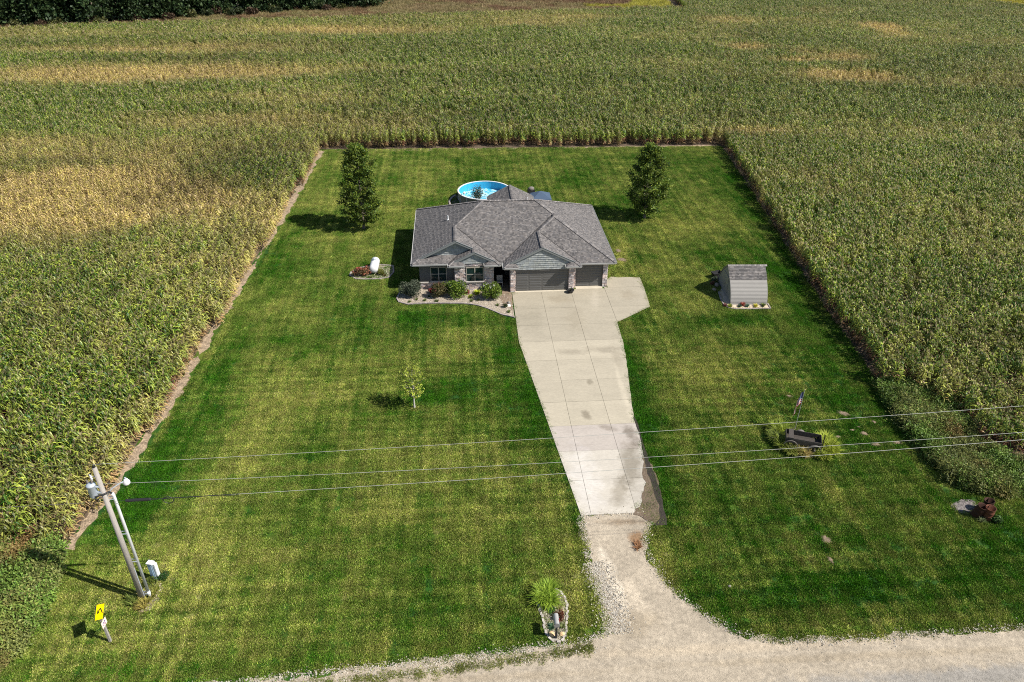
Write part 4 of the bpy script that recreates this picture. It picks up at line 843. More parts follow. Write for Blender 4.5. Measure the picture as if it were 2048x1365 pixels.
# chair in the entry
ch = empty('porch_chair', (*U3(7.95, .75), .062), PSI); tag(ch, 'pale chair standing in the dark entry recess', 'chair')
for nm, bx_ in [('seat', (-.27, .27, -.25, .25, .38, .44)), ('backrest', (-.27, .27, .22, .27, .44, .95))]: mb = MB(); mb.box(*bx_); mb.build(nm, M['sill'], ch)
for sx in (-.25, .21):
    for sy in (-.23, .2): mb = MB(); mb.box(sx, sx + .04, sy, sy + .04, 0, .38); mb.build('leg', M['sill'], ch)

# ------------------------------------------------------------------ bed with the gas tank left of the house
TB = [S(*p) for p in [(702, 546), (700, 552), (712, 559), (730, 560), (760, 559), (778, 556), (788, 545), (786, 533), (762, 531), (725, 536)]]
tb = empty('flower_bed', (0, 0, 0)); tag(tb, 'small river rock bed round the white gas tank left of the house', 'flower bed'); polysheet('river_rock', TB, .03, M['mulch'], tb)
q = RNG.random((3000, 2)); bx, by = -16 + q[:, 0] * 5, 63 + q[:, 1] * 5; k_ = inpoly(bx, by, TB); rocks('stones', np.stack([bx[k_], by[k_], np.full(k_.sum(), .03)], 1), .02, .05, 'riverrock', tb); edging(TB, tb, closed=True, h=.1, jit=.01)
tk = empty('gas_tank', (*S(748, 551), 0), R(93)); tag(tk, 'white horizontal propane tank among red flowering shrubs', 'gas tank')
mb = MB(); prof = []
for i in range(9): a = math.pi / 2 * i / 8; prof.append((.42 * math.sin(a), -.85 - .30 * math.cos(a)))
prof += [(r_, -z) for r_, z in prof[::-1]]; mb.lathe(prof, 24, M=Matrix.Translation((1.0, 0, .62)) @ Matrix.Rotation(math.pi / 2, 4, 'Y')); mb.build('tank', M['white'], tk, True)
mb = MB(); mb.lathe([(0, .26), (.10, .25), (.17, .18), (.18, 0)], 16, o=(1.25, 0, 1.0)); mb.build('dome_lid', M['galv'], tk)
for x in (.35, 1.6): mb = MB(); mb.box(x, x + .12, -.3, .3, 0, .3); mb.build('foot', M['sill'], tk)
bush('rose_bush', S(716, 554), .65, .5, .95, [(.10, .10, .04), (.30, .14, .08)], 900, .06, 'leftmost red-leaved shrub of the tank bed', 'shrub', seed=51, flowers=((.62, .16, .12), 26, .09))
bush('rose_bush', S(733, 552), .6, .5, .95, [(.10, .11, .04), (.30, .15, .08)], 900, .06, 'red flowering shrub touching the white tank', 'shrub', seed=52, flowers=((.62, .20, .13), 26, .09))
bush('spirea', S(763, 549), .5, .65, .55, [(.10, .12, .02), (.22, .22, .04)], 900, .05, 'low olive shrub on the right of the white tank', 'shrub', seed=53)
clump('perennial', S(771, 553), .3, 40, [(.10, .08, .02), (.2, .16, .05)], 'brownish tuft at the right end of the tank bed', 54, .02); clump('perennial', S(743, 557), .28, 40, [(.12, .14, .05), (.25, .26, .1)], 'pale tuft in front of the white tank', 55, .02)

# ------------------------------------------------------------------ pool, canopy, grill behind the house
pool = empty('swimming_pool', (-3.3, 84.74, 0)); tag(pool, 'round above-ground pool with white rim and half-empty blue liner', 'pool'); PR = 3.05
mb = MB(); mb.lathe([(PR, 0), (PR, 1.3)], 48); mb.build('wall', M['poolwall'], pool)
mb = MB(); mb.lathe([(PR - .05, 1.3), (PR - .05, .02)], 48); mb.build('liner', M['liner'], pool, True)
mb = MB(); mb.lathe([(PR - .07, 1.30), (PR - .07, 1.345), (PR + .10, 1.345), (PR + .10, 1.27), (PR, 1.27)], 48); mb.build('rim', M['white'], pool)
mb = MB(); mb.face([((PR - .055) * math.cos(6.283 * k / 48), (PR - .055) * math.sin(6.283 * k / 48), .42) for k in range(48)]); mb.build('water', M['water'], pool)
for k in range(14):
    a = 6.283 * k / 14; mb = MB(); mb.box(-.04, .04, -.03, .03, 0, 1.3, M=Matrix.Translation((PR * 1.012 * math.cos(a), PR * 1.012 * math.sin(a), 0)) @ Matrix.Rotation(a, 4, 'Z')); mb.build('post', M['white'], pool)
pr_ = [(-3.3 + 4.1 * math.cos(t), 84.3 + 3.9 * math.sin(t)) for t in np.linspace(2.6, 5.9, 22)]
pb = empty('flower_bed', (0, 0, 0)); tag(pb, 'dark gravel ring with block edging round the pool', 'flower bed'); polysheet('dark_gravel', pr_, .03, M['char'], pb); edging(pr_, pb, h=.15, w=.2)
bush('hibiscus', S(956, 408), 1.5, .9, 2.3, [(.03, .05, .025), (.12, .13, .07)], 1500, .07, 'dark leafy shrub with pale flowers between pool and roof', 'shrub', seed=61, flowers=((.6, .5, .45), 14, .09))
lp = empty('garden_lamp')
lp.location = (*at(929, 412), 0); tag(lp, 'short white post lamp beside the pool bed behind the roof', 'lamp'); mb = MB(); mb.tube([(0, 0, 0), (0, 0, 1.5)], .05, 8); mb.build('post', M['white'], lp); mb = MB(); mb.lathe([(.16, 1.5), (.17, 1.62), (.05, 1.72), (0, 1.74)], 12); mb.build('lamp_shade', M['white'], lp)
cn = empty('canopy', (*U3(13.65, 18.5), 0), PSI); tag(cn, 'dark blue fabric canopy on posts behind the house', 'canopy')
mb = MB(); q4 = [(-1.15, -1.15, 2.0), (1.05, -1.15, 2.0), (1.05, 1.1, 2.0), (-1.15, 1.1, 2.0)]; ap = (-.1, .55, 2.42)
for i in range(4): mb.face([q4[i], q4[(i + 1) % 4], ap])
for i in range(4): a, b = q4[i], q4[(i + 1) % 4]; mb.face([(a[0], a[1], 1.8), (b[0], b[1], 1.8), b, a])
mb.build('roof', M['canvas'], cn)
for x, y in [(-1.1, -1.1), (1.0, -1.1), (1.0, 1.05), (-1.1, 1.05)]: mb = MB(); mb.tube([(x, y, 0), (x, y, 1.95)], .03, 6); mb.build('post', M['black'], cn)
gr = empty('barbecue_grill', (*at(1062, 392), 0), .3); tag(gr, 'grey domed grill standing between rear roof and blue canopy', 'grill')
mb = MB(); mb.lathe([(.26, .75), (.30, .88), (.28, 1.0), (.18, 1.1), (0, 1.15)], 16, M=Matrix.Diagonal((1.3, 1, 1, 1))); mb.build('hood', M['iron'], gr, True); mb = MB(); mb.box(-.4, .4, -.25, .25, .1, .76); mb.build('cart', M['black'], gr)

# ------------------------------------------------------------------ shed
shed = empty('garden_shed', (19.48, 59.42, 0), R(.8)); tag(shed, 'small grey arched garden shed with shingled top and pale lap siding', 'shed')
PRO = [(0, 0), (.12, .45), (.36, .95), (.72, 1.45), (1.18, 1.92), (1.74, 2.38), (2.35, 2.80)]; SLEN = 3.25
def smooth_prof(P, n=60):
    out = []; 
    for i in range(n + 1):
        t = i / n * (len(P) - 1); k = min(int(t), len(P) - 2); f = t - k
        p0_, p1_, p2_, p3_ = P[max(k - 1, 0)], P[k], P[k + 1], P[min(k + 2, len(P) - 1)]
        out.append(tuple(.5 * ((2 * p1_[j]) + (-p0_[j] + p2_[j]) * f + (2 * p0_[j] - 5 * p1_[j] + 4 * p2_[j] - p3_[j]) * f * f + (-p0_[j] + 3 * p1_[j] - 3 * p2_[j] + p3_[j]) * f ** 3) for j in (0, 1)))
    return out
SP = smooth_prof(PRO); AL = [0]
for i in range(1, len(SP)): AL.append(AL[-1] + math.dist(SP[i], SP[i - 1]))
def arc(s):
    for i in range(1, len(SP)):
        if AL[i] >= s: f = (s - AL[i - 1]) / (AL[i] - AL[i - 1]); return (SP[i - 1][0] * (1 - f) + SP[i][0] * f, SP[i - 1][1] * (1 - f) + SP[i][1] * f)
    return SP[-1]
prof2 = SP + [(4.7 - p[0], p[1]) for p in SP[::-1][1:]]
mb = MB(); core = [(max(.03, p[0] + .03) if p[0] < 2.35 else min(4.67, p[0] - .03), max(0, p[1] - .03)) for p in prof2]
mb.face([(.02, y, z) for y, z in core]); mb.face([(SLEN - .02, y, z) for y, z in core[::-1]])
for i in range(len(core) - 1): a, b = core[i], core[i + 1]; mb.face([(.02, a[0], a[1]), (SLEN - .02, a[0], a[1]), (SLEN - .02, b[0], b[1]), (.02, b[0], b[1])])
mb.build('wall', M['shedend'], shed)
SPLIT = 2.30; nb_ = 19
for k in range(nb_):
    a, b = arc(k * SPLIT / nb_), arc((k + 1) * SPLIT / nb_); dv = Vector((0, b[0] - a[0], b[1] - a[1])).normalized(); nn = Vector((0, -dv.z, dv.y)); A = Vector((.015, *a)); B = Vector((.015, *b)); X = Vector((SLEN - .03, 0, 0)); e0, e1 = nn * .03, nn * .004
    mb = MB(); t = random.Random(k).uniform(.93, 1.05); mb.mesh([A, A + e0, B + e1, B, A + X, A + X + e0, B + X + e1, B + X], [(1, 5, 6, 2), (0, 4, 5, 1), (0, 1, 2, 3), (4, 7, 6, 5)], (t, t, t)); mb.build('siding_board', M['shedsid'], shed)
    mb = MB(); mb.mesh([(v[0], 4.7 - v[1], v[2]) for v in (A, A + e0, B + e1, B, A + X, A + X + e0, B + X + e1, B + X)], [(1, 2, 6, 5), (0, 1, 5, 4), (0, 3, 2, 1), (4, 5, 6, 7)], (t, t, t)); mb.build('siding_board', M['shedsid'], shed)
sh_ = MB(); rg = random.Random(9); tot = AL[-1]; ncr = 10
for side in (0, 1):
    for k in range(ncr):
        s0, s1 = SPLIT + (tot - SPLIT) * k / ncr, SPLIT + (tot - SPLIT) * (k + 1) / ncr; a, b = arc(s0), arc(s1); x = -.06
        while x < SLEN + .05:
            w = min(rg.uniform(.12, .30), SLEN + .06 - x); c = mul3(rg.choice(SH), rg.uniform(.85, 1.15)); dv = Vector((0, b[0] - a[0], b[1] - a[1])).normalized(); nn = Vector((0, -dv.z, dv.y)); e0, e1 = nn * .05 * rg.uniform(.8, 1.2), nn * .02
            P = [Vector((x, *a)) + e0, Vector((x + w, *a)) + e0, Vector((x + w, *b)) + e1, Vector((x, *b)) + e1, Vector((x, *a)), Vector((x + w, *a))]
            if side: P = [Vector((p.x, 4.7 - p.y, p.z)) for p in P]
            sh_.mesh(P, [(0, 1, 2, 3), (4, 5, 1, 0)], c); x += w
o = sh_.build('shingles', M['shingle'], shed); o['kind'] = 'stuff'
cp = MB(); x = -.06
while x < SLEN + .06:
    c = mul3(rg.choice(SH), 1.5); cp.mesh([(x, 2.2, 2.76), (x + .17, 2.2, 2.75), (x + .17, 2.35, 2.85), (x, 2.35, 2.86), (x + .17, 2.5, 2.75), (x, 2.5, 2.76)], [(0, 1, 2, 3), (3, 2, 4, 5)], c); x += .16
o = cp.build('ridge_caps', M['shingle'], shed); o['kind'] = 'stuff'
for xx in (-.03, SLEN - .02):
    mb = MB()
    for i in range(len(prof2) - 1):
        a, b = prof2[i], prof2[i + 1]; mb.mesh([(xx, a[0], a[1] + .02), (xx + .05, a[0], a[1] + .02), (xx + .05, b[0], b[1] + .02), (xx, b[0], b[1] + .02), (xx, a[0], a[1] - .08), (xx + .05, a[0], a[1] - .08), (xx + .05, b[0], b[1] - .08), (xx, b[0], b[1] - .08)], [(0, 1, 2, 3), (0, 3, 7, 4), (1, 5, 6, 2)], (.95, .95, .97))
    mb.build('edge_trim', M['shedsid'], shed)
mb = MB(); mb.box(-.02, .02, 1.6, 3.1, .05, 1.9); dr_ = mb.build('door', M['shedend'], shed); mb = MB(); mb.box(-.05, -.02, 2.33, 2.37, .9, 1.1); mb.build('handle', M['black'], dr_)
sb = empty('flower_bed', (0, 0, 0)); tag(sb, 'narrow rock bed with pale edging along the shed', 'flower bed'); SB = [S(*p) for p in [(1437, 585), (1441, 600), (1448, 611), (1457, 617), (1470, 619), (1505, 619), (1541, 618), (1535, 608), (1500, 607), (1462, 607), (1446, 575)]]
polysheet('river_rock', SB, .03, mat('tan_rock', (.55, .44, .32), .9, .2, 3, .5, 20, spots=(18, .4)), sb); edging(SB[:8], sb, 'edging', w=.10, h=.09, step=.5)
for i, (px, py, l, c1, c2, lab) in enumerate([(1451, 613, .33, (.10, .03, .04), (.2, .07, .06), 'dark red tuft at the left corner of the shed'), (1461, 615, .40, (.15, .19, .02), (.32, .36, .04), 'round yellow-green clump at the left end of the shed bed'), (1480, 614, .33, (.04, .09, .05), (.09, .14, .08), 'bluish-green tuft left of the red spiky plant'),
    (1487, 611, .5, (.35, .06, .05), (.5, .16, .10), 'red spiky plant against the shed siding'), (1495, 614, .38, (.05, .12, .08), (.1, .18, .12), 'blue-green clump right of the red spiky plant'), (1512, 614, .36, (.40, .36, .02), (.6, .55, .05), 'bright yellow clump in the shed bed'), (1527, 613, .38, (.08, .12, .02), (.2, .24, .05), 'dark green clump at the right end of the shed bed')]):
    clump('perennial', S(px, py), l, 70, [c1, c2], lab, 70 + i, .03, stiff=.6)
bush('shrub', S(1428, 563), .42, .35, .5, [(.05, .08, .05), (.16, .2, .12)], 420, .05, 'small grey-green shrub left of the shed', 'shrub', seed=81); bush('shrub', S(1424, 570), .35, .3, .4, [(.10, .05, .03), (.35, .14, .08)], 300, .05, 'small reddish shrub left of the shed', 'shrub', seed=82)
boulder('rock', S(1433, 572), .28, (.6, .55, .5), 'grey rock lying left of the shed', 83); boulder('rock', S(1428, 581), .22, (.7, .62, .55), 'small rock in the shade of the shed', 84); 
wb = empty('garden_cart', (*S(1432, 556), 0), .4); tag(wb, 'dark garden cart parked behind the shrubs left of the shed', 'cart'); mb = MB(); mb.mesh([(-.4, -.25, .35), (.4, -.25, .35), (.4, .25, .35), (-.4, .25, .35), (-.5, -.32, .6), (.5, -.32, .6), (.5, .32, .6), (-.5, .32, .6)], [(0, 3, 2, 1), (0, 1, 5, 4), (1, 2, 6, 5), (2, 3, 7, 6), (3, 0, 4, 7)]); mb.build('tray', M['black'], wb)
for y in (-.3, .3): mb = MB(); mb.lathe([(0, -.03), (.2, -.03), (.2, .03), (0, .03)], 14, M=Matrix.Translation((0, y, .2)) @ Matrix.Rotation(math.pi / 2, 4, 'X')); mb.build('wheel', M['black'], wb)

# ------------------------------------------------------------------ trees
def tree(name, loc, H, crown, cols, label, seed, nb=80, per=110, leaf=.13, clear=1.1, trunk=.14, m='leaf', bark='bark', group=None, cat='tree', cr=.42):
    rg = random.Random(seed); root = empty(name, (loc[0], loc[1], 0), rg.uniform(0, .3)); tag(root, label, cat, group)
    tr = MB(); pts = []; n = 9
    for i in range(n + 1): t = i / n; pts.append((rg.gauss(0, .04) * t, rg.gauss(0, .04) * t, H * .96 * t))
    tr.tube(pts, [trunk * (1.25 if i == 0 else 1) * (1 - .93 * i / n) for i in range(n + 1)], 10, cap=False); tr.build('trunk', M[bark], root, True)
    lm = MB(); fo = MB()
    for b in range(nb):
        t = (b + rg.random()) / nb; z = clear + (H - clear) * t; r_ = crown(t) * rg.uniform(.72, 1.12) * (1 if rg.random() < .8 else .6); az = b * 2.399 + rg.uniform(-.4, .4)
        e = Vector((math.cos(az) * r_, math.sin(az) * r_, z)); o = Vector((0, 0, max(clear * .7, z - r_ * .75)))
        mid = o.lerp(e, .55) + Vector((0, 0, -.1)); lm.tube([o, mid, e], [.035 * (1 - t * .6), .02, .006], 5, cap=False)
        pp = []
        for k in range(per):
            s = rg.random() ** .6; q_ = mid.lerp(e, s) if s > .3 else o.lerp(mid, .6 + s); pp.append(q_ + Vector((rg.gauss(0, cr), rg.gauss(0, cr), rg.gauss(.0, cr * .55))) * (.45 + .5 * s))
        k_ = rg.uniform(.75, 1.25); leaf_cloud(fo, pp, leaf, [mul3(cols[0], k_), mul3(cols[1], k_)], rg, up=.6)
    lm.build('limb', M['bark'], root)
    o = fo.build('crown', M[m], root); return root
crL = lambda t: 2.6 * (math.sin(math.pi * min(1, .09 + t * .88)) ** .55) * (1 - .30 * math.exp(-((t - .64) / .05) ** 2)) * (1 - .28 * t)
crR = lambda t: 2.55 * (math.sin(math.pi * min(1, .09 + t * .90)) ** .55) * (1 - .30 * t)
tree('shade_tree', S(728, 458), 9.3, crL, [(.030, .075, .014), (.17, .215, .022)], 'tall two-lobed leafy tree on the lawn left of the house', 11, nb=110, per=150, cr=.25, leaf=.115)
tree('shade_tree', S(1289, 437), 8.4, crR, [(.030, .072, .014), (.165, .21, .022)], 'dense oval leafy tree on the lawn right of the house', 12, nb=110, per=150, cr=.25, leaf=.115)
crS = lambda t: .95 * (math.sin(math.pi * min(1, .16 + t * .78)) ** .7)
tree('sapling', S(829, 816), 3.65, crS, [(.20, .27, .03), (.40, .44, .07)], 'young sparse yellow-green tree on the front lawn', 13, nb=40, per=26, leaf=.08, clear=1.2, trunk=.062, bark='barkpale', cr=.16)
# the wood beyond the corn
W_LINE = [(-178, 182), (-160, 190), (-126, 203), (-101, 208.5), (-84, 221), (-60, 231), (-41, 239)]
vt = []
for k, (h, w) in enumerate([(15, 5.2), (13, 4.8), (17, 5.8)]):
    t = tree('broadleaf_tree', (0, 0), h, (lambda tt, w=w: w * (math.sin(math.pi * min(1, .2 + tt * .78)) ** .5)), [(.014, .036, .013), (.06, .095, .03)], 'leafy green tree in the dark wood beyond the corn', 900 + k, nb=72, per=62, leaf=.46, clear=1.2, trunk=.3, cr=1.25, group='trees of the wood beyond the corn'); vt.append(t)
def copy_tree(src, loc, rz, s, label=None):
    c = src.copy(); COL.objects.link(c); c.location = (loc[0], loc[1], 0); c.rotation_euler.z = rz; c.scale = (s, s, s)
    if label: c['label'] = label
    for ch_ in list(src.children):
        d_ = ch_.copy(); COL.objects.link(d_); d_.parent = c
    return c
def on_line(P, t):
    Ls = [math.dist(P[i], P[i + 1]) for i in range(len(P) - 1)]; s = t * sum(Ls)
    for i, l in enumerate(Ls):
        if s <= l: f = s / l; return (P[i][0] * (1 - f) + P[i + 1][0] * f, P[i][1] * (1 - f) + P[i + 1][1] * f)
        s -= l
    return P[-1]
rg = random.Random(44); cnt = 0
for rowi, (off, num) in enumerate([(3, 24), (10, 20)]):
    for i in range(num):
        x, y = on_line(W_LINE, (i + .5 + rg.uniform(-.3, .3)) / num); x += rg.uniform(-1, 1) - off * .3; y += off + rg.uniform(-1.5, 1.5)
        if cnt < 3: t = vt[cnt]; t.location = (x, y, 0)
        else: copy_tree(vt[cnt % 3], (x, y), rg.uniform(0, 6.28), rg.uniform(.8, 1.15))
        cnt += 1
sb0 = []
for k, cl in enumerate([[(.02, .035, .012), (.055, .07, .022)], [(.05, .035, .02), (.10, .06, .035)], [(.045, .055, .018), (.11, .11, .03)]]):
    sb0.append(bush('thicket_shrub', (0, 0), 2.6, 1.8, 2.6, cl, 700, .30, 'scrubby shrub along the foot of the dark wood', 'shrub', 'shrubs along the edge of the wood', seed=950 + k, stems=5))
cnt = 0
for i in range(44):
    x, y = on_line(W_LINE, (i + .5 + rg.uniform(-.4, .4)) / 44); y += rg.uniform(-4.5, 1.0); 
    if cnt < 3: sb0[cnt].location = (x, y, 0)
    else: copy_tree(sb0[cnt % 3], (x, y), rg.uniform(0, 6.28), rg.uniform(.6, 1.15))
    cnt += 1

# ------------------------------------------------------------------ meadow between wood and corn, and the gold field in the far corner
MEAD = [(-230, 160)] + [(x, y + .3) for x, y in TOPEDGE[1:8]] + [(46.5, 233), (47, 262), (46, 300), (-50, 300)] + [(x, y) for x, y in W_LINE[::-1]] + [(-230, 170)]
polysheet('meadow', MEAD, .012, mat('meadow_ground', (.16, .12, .055), .95, .5, .12, .5, 5, col2=(.14, .15, .045)), kind='structure')
mp = []
for k, (cl, dc) in enumerate([([(.16, .16, .05), (.28, .24, .09)], (.30, .22, .11)), ([(.20, .15, .06), (.27, .19, .09)], (.20, .11, .06)), ([(.12, .16, .03), (.22, .24, .05)], (.38, .35, .05))]):
    for j in range(2):
        rg_ = random.Random(600 + k * 10 + j); mb = MB(); dr = []
        for i in range(7): blades(mb, 14, .85, .035, cl, rg_, o=(rg_.uniform(-.7, .7), rg_.uniform(-.7, .7), 0), dr=dr, drycol=dc, stiff=.8)
        mp.append(proto(mb, 'meadow_tuft', M['weed'], dr))
q = RNG.random((60000, 2)); mx_, my_ = -170 + q[:, 0] * 220, 160 + q[:, 1] * 135; k_ = inpoly(mx_, my_, MEAD) & (my_ < 285); mx_, my_ = mx_[k_], my_[k_]
gold = fbm(mx_, my_, 11, 131) * np.clip((mx_ + 10) / 40, .5, 1) + np.exp(-((mx_ - 41) / 12) ** 2 - ((my_ - 247) / 12) ** 2) * .5 + np.exp(-((mx_ - 2) / 12) ** 2 - ((my_ - 231) / 3) ** 2) * .12
idx = np.where(gold > .66, 4, np.where(fbm(mx_, my_, 9, 141) > .5, 0, 2)) + RNG.integers(0, 2, len(mx_))
scatter('meadow_grass', np.stack([mx_, my_, np.zeros_like(mx_)], 1), mp, scale=.7 + .7 * RNG.random(len(mx_)), dry=np.clip(fbm(mx_, my_, 6, 151) * 1.3 - .1 + (gold > .66) * .5, 0, 1), idx=idx, lum=.8 + .4 * RNG.random(len(mx_)))
polysheet('gold_field', YEL, .02, mat('soybean_gold', (.30, .27, .04), .95, .2, .3, .6, 6), kind='structure')
q = RNG.random((9000, 2)); mx_, my_ = 118 + q[:, 0] * 90, 190 + q[:, 1] * 95; k_ = inpoly(mx_, my_, YEL) & (mx_ < my_ * .62 + 20)
bp = []
for j in range(2):
    rg_ = random.Random(640 + j); mb = MB(); dr = []
    leaf_cloud(mb, [(rg_.uniform(-.6, .6), rg_.uniform(-.6, .6), rg_.uniform(.2, .7)) for _ in range(90)], .12, [(.30, .30, .03), (.45, .40, .05)], rg_); dr = [(.45, .38, .06)] * len(mb.f); bp.append(proto(mb, 'soybean_tuft', M['weed'], dr))
scatter('soybean_crop', np.stack([mx_[k_], my_[k_], np.zeros(k_.sum())], 1), bp, dry=RNG.random(k_.sum()))

# ------------------------------------------------------------------ weeds at the corners of the corn
WR = [S(*p) for p in [(1752, 770), (1800, 775), (1850, 775), (1900, 800), (1925, 850), (1960, 900), (2010, 930), (2110, 940), (2110, 995), (2048, 990), (1985, 988), (1945, 980), (1900, 962), (1875, 935), (1850, 905), (1822, 870), (1795, 838), (1770, 800)]]
WL = [(-32, 18), (-25.0, 20.8), (-24.2, 22.9), (-24.1, 24.5), (-24.2, 26.3), (-24.6, 28.3), (-25.5, 30.0), (-26.6, 30.9), (-29, 31.2), (-34, 29)]
wp = []
for k in range(4):
    rg_ = random.Random(700 + k); mb = MB()
    if k < 3:
        for i in range(9):
            c_ = Vector((rg_.uniform(-.35, .35), rg_.uniform(-.35, .35), 0)); h = rg_.uniform(.35, .95)
            mb.tube([c_, c_ + Vector((rg_.gauss(0, .05), rg_.gauss(0, .05), h))], [.01, .004], 3, (.10, .12, .03), cap=False)
            leaf_cloud(mb, [c_ + Vector((rg_.gauss(0, .13), rg_.gauss(0, .13), h * rg_.uniform(.15, 1.05))) for _ in range(26)], .065, [(.05, .105, .015), (.15, .22, .04)] if k < 2 else [(.08, .10, .03), (.20, .21, .06)], rg_, up=.8)
    else:
        for i in range(5): blades(mb, 14, .95, .02, [(.09, .12, .03), (.22, .23, .07)], rg_, o=(rg_.uniform(-.3, .3), rg_.uniform(-.3, .3), 0))
    dr = [(.17, .10, .04)] * len(mb.f); wp.append(proto(mb, 'weed_tuft', M['weed'], dr))
def weeds(name, P, n, label, seed, br=1.2):
    rg_ = np.random.default_rng(seed); xs = [p[0] for p in P]; ys = [p[1] for p in P]; x = min(xs) + rg_.random(n) * (max(xs) - min(xs)); y = min(ys) + rg_.random(n) * (max(ys) - min(ys)); k_ = inpoly(x, y, P); x, y = x[k_], y[k_]
    sel = (fbm(x, y, 2.2, seed) * 4).astype(int).clip(0, 3); sel = np.where(rg_.random(len(x)) < .35, rg_.integers(0, 4, len(x)), sel)
    o = scatter(name, np.stack([x, y, np.zeros_like(x)], 1), wp, scale=.55 + .9 * fbm(x, y, 1.6, seed + 5) + .2 * rg_.random(len(x)), dry=np.clip((fbm(x, y, 1.5, seed + 9) - .55) * 3, 0, .9), idx=sel, lum=br * (.7 + .6 * fbm(x, y, 3, seed + 2)), tilt=.5)
    o['label'] = label
weeds('weeds', WR, 2300, 'overgrown weeds at the right corner of the corn', 5); weeds('weeds', WL, 2300, 'leafy weeds in the lower left corner', 6, 1.7)
polysheet('weedy_ground', ragged(WL, .3, .2, 3), .018, M['soil'], kind='structure'); polysheet('weedy_ground', ragged(WR, .3, .2, 3), .018, M['soil'], kind='structure')

# ------------------------------------------------------------------ utility pole, its wires, meter pedestal and planting
PX, PY = -19.307, 26.81
pole = empty('utility_pole', (PX, PY, 0), PSI); tag(pole, 'weathered wooden utility pole with transformer, street lamp and white conduit', 'utility pole')
mb = MB(); mb.tube([(0, 0, 0), (0, 0, 9.05)], [.16, .105], 14); mb.build('pole_shaft', M['pole'], pole, True)
mb = MB(); cb = (.33, .14); mb.tube([(*cb, 0), (*cb, .5)], .085, 12); mb.tube([(*cb, .5), (*cb, 7.2), (.30, .12, 7.35)], .075, 12); mb.build('conduit', M['pvc'], pole, True)
for z in (.35, 2.75, 4.7, 7.0): mb = MB(); mb.box(.08, .36, .04, .06, z, z + .04); mb.box(.08, .36, .13, .15, z + .1, z + .14); mb.build('standoff', M['galv'], pole)
mb = MB(); mb.tube([(.30, .12, 7.33), (.24, .05, 7.50), (0.05, -.14, 7.52), (-.30, -.22, 7.45), (-.42, -.1, 7.55)], .045, 8); mb.tube([(.0, -.16, 7.4), (-.3, -.26, 7.3), (-.45, -.1, 7.5)], .03, 6); mb.build('cable', M['black'], pole, True)
tf = MB(); tf.lathe([(0, 0), (.18, .0), (.20, .04), (.20, .66), (.22, .68), (.21, .74), (.10, .80), (0, .81)], 22); to = tf.build('transformer', M['galv'], pole, True, loc=(-.42, -.05, 7.35))
for x in (-.1, .1): mb = MB(); mb.lathe([(.04, 0), (.06, .03), (.035, .06), (.055, .09), (.03, .12), (.04, .15), (0, .2)], 10, o=(x, 0, .84)); mb.build('bushing', M['iron'], to, True)
mb = MB(); mb.box(.2, .42, -.06, .06, .2, .28); mb.box(.2, .42, -.06, .06, .55, .63); mb.build('bracket', M['galv'], to)
mb = MB(); mb.tube([(.08, 0, 7.25), (.35, .15, 7.6), (.75, .35, 7.78), (.9, .42, 7.78)], .028, 8); la = mb.build('lamp_arm', M['galv'], pole, True)
mb = MB(); mb.lathe([(0, .12), (.08, .11), (.11, .03), (.15, -.04), (.165, -.16), (.11, -.22), (0, -.24)], 18, o=(.95, .45, 7.8)); mb.build('lamp_head', M['white'], pole, True)
mb = MB(); mb.tube([(.95, .45, 7.92), (.95, .45, 8.0)], .04, 8); mb.build('photocell', M['galv'], pole)
mb = MB(); mb.tube([(-.1, 0, 8.5), (-.26, -.02, 8.52)], .02, 6); mb.lathe([(.03, 0), (.06, .05), (.03, .1), (.06, .15), (.03, .2), (.05, .25), (.0, .28)], 10, o=(-.30, 0, 8.35)); mb.tube([(-.30, 0, 8.3), (-.36, .05, 8.62)], .035, 6); mb.build('fuse_cutout', M['white'], pole)
mb = MB(); mb.lathe([(.03, 0), (.07, .04), (.04, .08), (.07, .12), (.03, .18), (0, .2)], 10, o=(0, 0, 9.05)); mb.build('insulator', M['black'], pole, True)
mb = MB(); mb.tube([(.14, -.02, .0), (.14, -.02, 2.4)], .022, 6); mb.build('ground_wire_guard', M['galv'], pole)
mb = MB(); mb.tube([(-.11, 0, 8.4), (-.32, -.02, 8.2), (-.42, -.05, 8.3)], .014, 5); mb.tube([(0, 0, 9.2), (-.15, 0, 8.9), (-.30, 0, 8.62)], .012, 5); mb.build('jumper_wire', M['black'], pole)
def wire(name, label, fit, s0, s1, rad, m, dy=0.0, n=60):
    """fit: world-x, height samples; the wire follows the line of poles"""
    cf = np.polyfit([p[0] for p in fit], [p[1] for p in fit], 2); pts = []
    for i in range(n + 1):
        s = s0 + (s1 - s0) * i / n; x = PX + s * cP; pts.append((x, PY + s * sP + dy, float(np.polyval(cf, x))))
    mb = MB(); mb.tube(pts, rad, 6, cap=False); o = mb.build(name, M[m]); tag(o, label, 'wire'); return cf
w1 = [(-19.3, 9.22), (-17.87, 9.29), (1.83, 9.66), (25.12, 10.44)]; w2 = [(-19.3, 8.02), (-18.6, 8.05), (2.37, 8.14), (25.7, 8.77)]; w3 = [(-19.3, 6.98), (-13.8, 6.95), (4.37, 7.5), (25.9, 8.28)]
for nm_, f_, lab in (('power_line', w1, 'topmost wire leaving the pole top and crossing the driveway'), ('power_line', w2, 'middle wire passing behind the street lamp'), ('power_line', w3, 'lowest wire, with the black splice near the pole')):
    wire(nm_, lab, f_, 0 if f_ is not w3 else 3.2, 62,  .0085 if f_ is not w3 else .010, 'wire')
def w3p(s, dz=0.0, dy=0.0): x = PX + s * cP; return Vector((x, PY + s * sP + dy, float(np.polyval(np.polyfit([p[0] for p in w3], [p[1] for p in w3], 2), x)) + dz))
sp = empty('cable_splice', w3p(.9)); tag(sp, 'black splice tube with a coiled loop of cable hanging on the lowest wire', 'cable splice')
